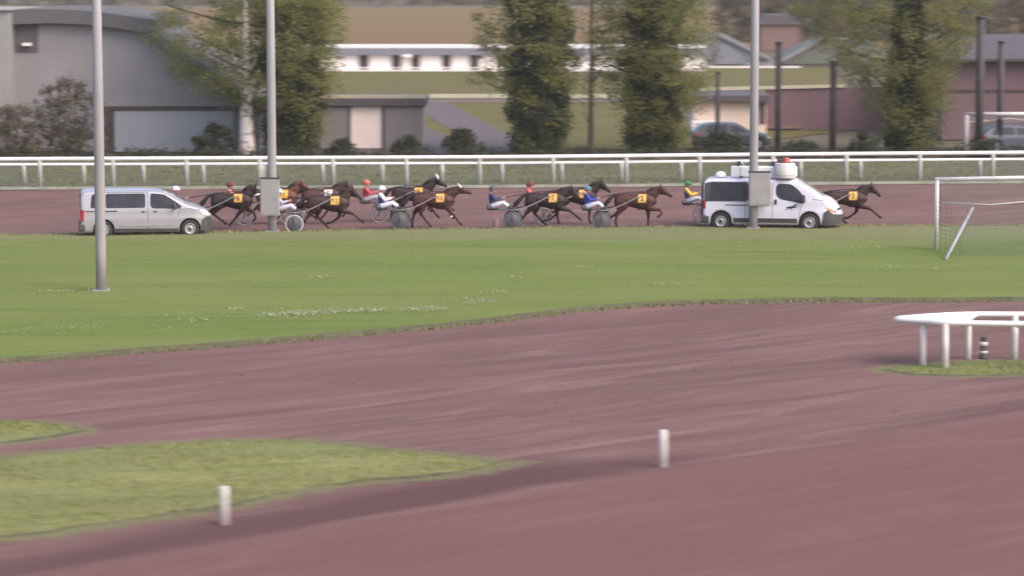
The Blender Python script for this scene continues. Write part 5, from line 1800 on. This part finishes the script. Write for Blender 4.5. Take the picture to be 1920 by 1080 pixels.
MAT['mauve'] = M('mauve_cladding', (0.160, 0.100, 0.117), 0.75, 0.06, 0.5, stretch=(3, 3, 0.2))
MAT['coping'] = M('pale_coping', (0.50, 0.44, 0.34), 0.8, 0.08, 1.0)
MAT['brick'] = M('red_brick', (0.205, 0.130, 0.118), 0.85, 0.12, 2.0)
MAT['white_trim'] = M('white_trim', (0.78, 0.72, 0.70), 0.6, 0.05, 1.0)

def hb(bm, x0, x1, y0, y1, z0, z1):
    box(bm, ((x0 + x1) / 2, (y0 + y1) / 2, (z0 + z1) / 2), (abs(x1 - x0), abs(y1 - y0), abs(z1 - z0)))

def part(name, spec, mat, parent, bev=0.0):
    bm = BM()
    for s in spec:
        hb(bm, *s)
    if bev:
        bevel_all(bm, bev, 1)
    return obj(name, bm, mat, parent)

def prism(name, outline, y0, y1, mat, parent):
    """outline in (x, z), extruded along y"""
    bm = BM()
    loft(bm, [[(x, y0, z) for x, z in outline], [(x, y1, z) for x, z in outline]])
    bmesh.ops.recalc_face_normals(bm, faces=bm.faces[:])
    return obj(name, bm, mat, parent)

class Site:
    """pixel columns and rows of a front wall standing at ground row py -> local metres"""
    def __init__(s, px, py):
        s.base = P(px, py)
        s.Y = s.base.y
    def x(s, px):
        return at_depth(px, s.Y) - s.base.x
    def z(s, py):
        return Z_at(py, s.Y)

# big grey building at the left
S = Site(150, 284)
b = thing('grey_building', 'large grey concrete building with arched dark roof edge and pale garage panel', 'building', S.base)
x0, x1 = S.x(26), S.x(300)
prism('wall', [(x0, 0), (S.x(486), 0), (S.x(486), S.z(204)), (S.x(385), S.z(137)), (x1 - 0.25, S.z(62)), (S.x(230), S.z(46)), (S.x(170), S.z(36)), (S.x(110), S.z(31)), (x0, S.z(32))], 0.0, 14.0, MAT['concrete'], b)
out = [(x0 - 0.2, S.z(46))] + [(S.x(p), S.z(q)) for p, q in ((60, 44), (110, 43), (170, 46), (230, 53), (296, 66))] + [(S.x(p), S.z(q)) for p, q in ((300, 38), (240, 29), (180, 21), (120, 17), (60, 17), (26, 18))]
prism('roof_edge', out, -0.5, 14.2, MAT['concrete_dark'], b)
out = [(x1 - 0.3, S.z(66)), (x1 - 0.3, S.z(52)), (S.x(395), S.z(130)), (S.x(490), S.z(196)), (S.x(490), S.z(206)), (S.x(380), S.z(140))]
prism('lean_to_roof', out, -0.8, 13.0, MAT['concrete_dark'], b)
part('lintel', [(S.x(198), S.x(486), -0.22, -0.002, S.z(206), S.z(199))], MAT['opening'], b)
part('garage_panel', [(S.x(216), S.x(440), -0.14, -0.004, 0, S.z(207))], MAT['panel_pale'], b)
part('jamb', [(S.x(200), S.x(215), -0.20, -0.004, 0, S.z(206.5))], MAT['opening'], b)
part('dark_panel', [(S.x(30), S.x(75), -0.10, -0.004, S.z(96), S.z(47))], MAT['roof_grey'], b)  # darker slab set just proud of the wall
part('wall_lamp', [(S.x(47), S.x(64), -0.30, -0.105, S.z(86), S.z(80))], MAT['white_trim'], b)
MAT['verge_paint2'] = M('weathered_cornice', (0.30, 0.285, 0.28), 0.8, 0.1, 1.0)
S2 = Site(-40, 288)
b = thing('pale_annex', 'pale plain block wall cut by the frame edge beside the grey building', 'building', S2.base)
part('wall', [(S2.x(-260), S2.x(20), 0, 10, 0, S2.z(20))], M('pale_block', (0.29, 0.278, 0.285), 0.85, 0.08, 0.6), b)
part('cornice', [(S2.x(-260), S2.x(24), -0.15, 10.1, S2.z(20) + 0.002, S2.z(17.5))], MAT['verge_paint2'], b)
part('plinth', [(S2.x(-260), S2.x(20), -0.08, -0.002, 0, S2.z(205))], MAT['render_grey'], b)

# low house with the white door
S = Site(710, 278)
b = thing('low_house', 'low flat roofed house with a tall white door behind the shrubs', 'house', S.base)
part('wall', [(S.x(600), S.x(652), 0, 5, 0, S.z(200)), (S.x(722), S.x(792), 0, 5, 0, S.z(200)), (S.x(652), S.x(722), 0.3, 5, 0, S.z(200))], MAT['render_grey'], b)
part('roof', [(S.x(596), S.x(800), -0.22, 5.2, S.z(199), S.z(184.2))], MAT['roof_grey'], b, 0.03)
part('parapet', [(S.x(596), S.x(800), -0.05, 0.25, S.z(184), S.z(178))], MAT['coping'], b)
part('door', [(S.x(658), S.x(716), 0.12, 0.298, 0, S.z(199.5))], MAT['door_pink'], b)
part('door_frame', [(S.x(652), S.x(657.8), 0.02, 0.298, 0, S.z(199.5)), (S.x(716.2), S.x(722), 0.02, 0.298, 0, S.z(199.5))], MAT['roof_grey'], b)

# long garden wall with pale coping, and white house with dark openings beyond
S = Site(900, 192)
w = thing('garden_wall', 'long low wall with pale coping running across the lawn behind the trees', 'wall', S.base)
part('wall', [(S.x(600), S.x(1240), 0, 0.4, 0, S.z(184))], MAT['render_grey'], w)
part('coping', [(S.x(598), S.x(1242), -0.06, 0.46, S.z(184) + 0.002, S.z(177))], MAT['coping'], w)

S = Site(900, 133)
b = thing('white_house', 'long white single storey house with dark openings glowing beyond the lawn', 'house', S.base)
xa, xb = S.x(560), S.x(1320)
zr = S.z(103)
openings = [(672, 692), (734, 752), (770, 788), (828, 846), (880, 898), (930, 970), (1072, 1088), (1106, 1120), (1150, 1180), (1210, 1240)]
segs, last = [], 560
for a_, b_ in openings:
    segs.append((S.x(last), S.x(a_), 0, 6, 0, zr))
    last = b_
segs.append((S.x(last), S.x(1320), 0, 6, 0, zr))
part('wall', segs, MAT['render_white'], b)
for a_, b_ in openings:
    f = part('window', [(S.x(a_), S.x(b_), 0.35, 0.5, 0, zr)], MAT['opening'], b)
    part('sill', [(S.x(a_), S.x(b_), 0.05, 0.30, S.z(128), S.z(126))], MAT['white_trim'], f)
prism('roof', [(xa - 0.4, zr + 0.003), (xb + 0.4, zr + 0.003), (xb + 0.1, S.z(90)), (xa - 0.1, S.z(90))], -0.5, 6.4, MAT['roof_blue'], b)
part('ridge', [(xa - 0.1, xb + 0.1, -0.3, 6.2, S.z(90) + 0.002, S.z(86.5))], MAT['white_trim'], b)
part('terrace', [(xa, xb, -1.2, -0.01, 0, S.z(130.5))], MAT['white_trim'], b)
bm = BM()
lathe(bm, [(0, 0), (0.42, 0), (0.48, 0.16), (0.42, 0.34), (0, 0.36)], 16, 'Z', (S.x(762), -0.6, S.z(109)))
obj('lamp', bm, MAT['white_trim'], b, smooth=True)

# twin sheds with slate roofs
S = Site(1400, 126)
b = thing('slate_shed', 'pale blue slate roofed shed sloping down to the right beyond the pole', 'shed', S.base)
out = [(S.x(1290), S.z(60)), (S.x(1350), S.z(64)), (S.x(1442), S.z(108)), (S.x(1442), S.z(113)), (S.x(1290), S.z(113))]
prism('roof', out, 0, 8, MAT['roof_blue'], b)
MAT['verge_paint'] = M('faded_verge_paint', (0.24, 0.235, 0.265), 0.7, 0.1, 1.0)
prism('verge_board', [(S.x(1344), S.z(58)), (S.x(1352), S.z(61)), (S.x(1450), S.z(110)), (S.x(1446), S.z(115)), (S.x(1344), S.z(66))], -0.35, -0.01, MAT['verge_paint'], b)
prism('gable', [(S.x(1345), S.z(84)), (S.x(1365), S.z(84)), (S.x(1405), S.z(120)), (S.x(1340), S.z(120))], -0.2, -0.005, MAT['roof_blue'], b)
part('wall', [(S.x(1290), S.x(1450), 0.2, 8, 0, S.z(113.5))], MAT['panel_pale'], b)
S = Site(1520, 125)
b = thing('dark_shed', 'dark green roofed shed with pale rising verge beside the slate shed', 'shed', S.base)
prism('roof', [(S.x(1466), S.z(110)), (S.x(1548), S.z(70)), (S.x(1640), S.z(78)), (S.x(1640), S.z(120)), (S.x(1466), S.z(120))], 0, 9, MAT['roof_dark'], b)
prism('verge_board', [(S.x(1462), S.z(112)), (S.x(1545), S.z(67)), (S.x(1548), S.z(72)), (S.x(1466), S.z(117))], -0.3, -0.01, MAT['verge_paint'], b)
part('wall', [(S.x(1470), S.x(1640), 0.2, 9, 0, S.z(120.5))], MAT['render_grey'], b)
S = Site(1440, 124)
w = thing('white_fence', 'thin white board fence running in front of the two sheds', 'fence', P(1440, 127))
part('board', [(S.x(1318), S.x(1500), 0, 0.1, S.z(125), S.z(121))], MAT['white_trim'], w)
for k in range(8):
    part('post', [(S.x(1322 + 25 * k), S.x(1325 + 25 * k), 0.1, 0.2, 0, S.z(123))], MAT['render_grey'], w)
S = Site(1475, 96)
b = thing('brick_house', 'small red brick house high beyond the sheds', 'house', S.base)
part('wall', [(S.x(1425), S.x(1500), 0, 8, 0, S.z(46))], MAT['brick'], b)
prism('roof', [(S.x(1420), S.z(46) + 0.01), (S.x(1505), S.z(46) + 0.01), (S.x(1480), S.z(28)), (S.x(1445), S.z(28))], -0.3, 8.3, MAT['roof_grey'], b)

# cream house and long mauve wall
S = Site(1380, 252)
b = thing('cream_house', 'cream house under a dark flat eave beside the leafy tree', 'house', S.base)
part('wall', [(S.x(1300), S.x(1436), 0, 6, 0, S.z(191))], MAT['render_cream'], b)
part('eave', [(S.x(1290), S.x(1442), -0.5, 6.2, S.z(190.5), S.z(178))], MAT['roof_grey'], b, 0.03)
part('porch_wall', [(S.x(1296), S.x(1340), -0.9, -0.02, 0, S.z(226))], MAT['render_white'], b)
part('window', [(S.x(1424), S.x(1434), -0.06, -0.005, S.z(232), S.z(194))], MAT['opening'], b)
S = Site(1520, 244)
w = thing('mauve_wall', 'long mauve clad wall with pale sloping coping between the cream house and barn', 'wall', S.base)
prism('wall', [(S.x(1436), 0), (S.x(1760), 0), (S.x(1760), S.z(160)), (S.x(1436), S.z(168))], 0, 0.4, MAT['mauve'], w)
prism('coping', [(S.x(1310), S.z(170)), (S.x(1582), S.z(163.5)), (S.x(1582), S.z(158)), (S.x(1310), S.z(164))], -0.12, -0.002, MAT['coping'], w)
part('plinth', [(S.x(1436), S.x(1500), -0.1, -0.003, S.z(241), S.z(234))], MAT['brick'], w)
S = Site(1860, 262)
b = thing('mauve_barn', 'big mauve clad barn with grey roof at the right edge of the background', 'barn', S.base)
part('wall', [(S.x(1765), S.x(2200), 0, 14, 0, S.z(112))], MAT['mauve'], b)
MAT['barn_roof'] = M('barn_roof_sheet', (0.105, 0.094, 0.108), 0.9, 0.08, 0.5, spec=0.1)
ro = prism('roof', [(-0.7, S.z(114)), (-0.7, S.z(109)), (7, S.z(70)), (14.7, S.z(109)), (14.7, S.z(114)), (7, S.z(76))], 0, 1, MAT['barn_roof'], b)
ro.rotation_euler = (0, 0, math.pi / 2)
ro.location = (S.x(1755), 0, 0)
for v in ro.data.vertices:      # run the roof along the barn
    v.co.y *= -(S.x(2210) - S.x(1755))
part('rail', [(S.x(1765), S.x(2200), -0.06, -0.004, S.z(172), S.z(168))], MAT['opening'], b)

# posts of the ball stop fence
for px, py, top, r, lab in ((1835, 290, 34, 0.22, 'thick dark post in front of the mauve barn, tallest of the dark posts'), (1874, 286, 80, 0.17, 'dark post against the mauve barn behind the far goal'),
                            (1561, 286, 118, 0.18, 'dark post in front of the mauve wall near the light green tree'), (1458, 286, 82, 0.16, 'dark post in front of the white board fence and mauve wall'), (1345, 286, 138, 0.12, 'thin dark post in front of the cream house')):
    t = thing('dark_post', lab, 'post', P(px, py), 0, 'tall dark posts beyond the far track')
    hh = Z_at(top, t.location.y)
    bm = BM()
    lathe(bm, [(0, -0.1), (r, -0.1), (r, hh), (0, hh)], 12)
    obj('shaft', bm, M('dark_post_paint', (0.060, 0.052, 0.058), 0.7, 0.15, 2.0), t, smooth=True)
    bm = BM()
    lathe(bm, [(0, hh + 0.002), (r * 1.25, hh + 0.002), (r * 1.1, hh + 0.1), (0, hh + 0.12)], 12)
    obj('cap', bm, MAT['dark_metal'], t, smooth=True)

# far goal and parked cars
ga = P(1811, 288)
football_goal('white football goal far behind the rails in front of the barn', ga, 1.0, width=5.0, hgt=Z_at(214, ga.y), r=0.11, back=2.0, pm=MAT['white_worn'], netcol=M('white_net', (0.4, 0.4, 0.42), 0.8, 0.1, 1.0), wire=0.006, step=0.3)

pc = Vehicle([(-2.1, 0.95), (-2.02, 1.1), (-1.7, 1.36), (-1.2, 1.45), (-0.2, 1.46), (0.2, 1.42), (0.9, 1.02), (1.5, 0.92), (1.9, 0.80), (2.05, 0.66), (2.1, 0.5)], -2.1, 2.1, 0.86, 0.86, 0.28, 0.22, (-1.3, 1.3), 0.31, 0.37, nose=0.8)
def parked_car(loc, rz, label, paint):
    t = thing('parked_car', label, 'car', loc, rz, 'cars parked beyond the far track')
    o = obj('body', pc.body(), paint, t, smooth=True)
    obj('underbody', underbody(pc), MAT['black'], t)
    for s in (-1, 1):
        for w_ in ([(-1.6, 0.93), (-0.35, 0.93), (-0.35, 1.36), (-1.2, 1.36), (-1.5, 1.22)], [(-0.25, 0.93), (0.75, 0.93), (0.8, 0.98), (0.2, 1.33), (-0.25, 1.36)]):
            obj('window', pc.panel(roundpoly(w_, 0.06), 0.008, (s,)), MAT['glass'], t, smooth=True)
        obj('headlight', pc.panel([(1.75, 0.72), (2.0, 0.66), (2.02, 0.58), (1.8, 0.6)], 0.01, (s,)), MAT['clear_lamp'], t)
        obj('tail_light', pc.panel([(-2.08, 0.7), (-1.95, 0.7), (-1.9, 0.92), (-2.05, 0.92)], 0.01, (s,)), MAT['red_lamp'], t)
        for wx in pc.wheels:
            wheel(t, wx, s * (pc.W - 0.1), pc.wr)
    obj('windscreen', pc.lid(roundpoly([(0.25, -0.55), (0.85, -0.62), (0.92, 0), (0.85, 0.62), (0.25, 0.55), (0.2, 0)], 0.06), 0.008), MAT['glass'], t, smooth=True)
    return t
blue_car = M('blue_grey_paint', (0.105, 0.115, 0.145), 0.35, 0.05, 1.0, coat=0.5)
parked_car(P(1905, 284), 0.15, 'blue grey car parked by the barn behind the far goal', blue_car)
parked_car(P(1372, 279), 0.1, 'blue grey car parked in front of the cream house', M('slate_blue_paint', (0.075, 0.085, 0.098), 0.35, 0.05, 1.0, coat=0.5))

# ------------------------------------------------------------------ thin warm haze added over the course to lift the darks
HZ = 0.00024
bm = BM()
box(bm, (0, 340, 8.4), (900, 740, 18.8))
hm = bpy.data.materials.new('haze')
hm.use_nodes = True
hn = hm.node_tree
hn.nodes.remove(hn.nodes['Principled BSDF'])
pv = hn.nodes.new('ShaderNodeVolumePrincipled')
pv.inputs['Color'].default_value = (0.96, 0.87, 0.79, 1)
pv.inputs['Density'].default_value = HZ
pv.inputs['Anisotropy'].default_value = 0.2
hn.links.new(pv.outputs[0], hn.nodes['Material Output'].inputs['Volume'])
stuff(obj('haze', bm, hm), 'thin haze added over the racecourse to lift the dark tones', 'haze')
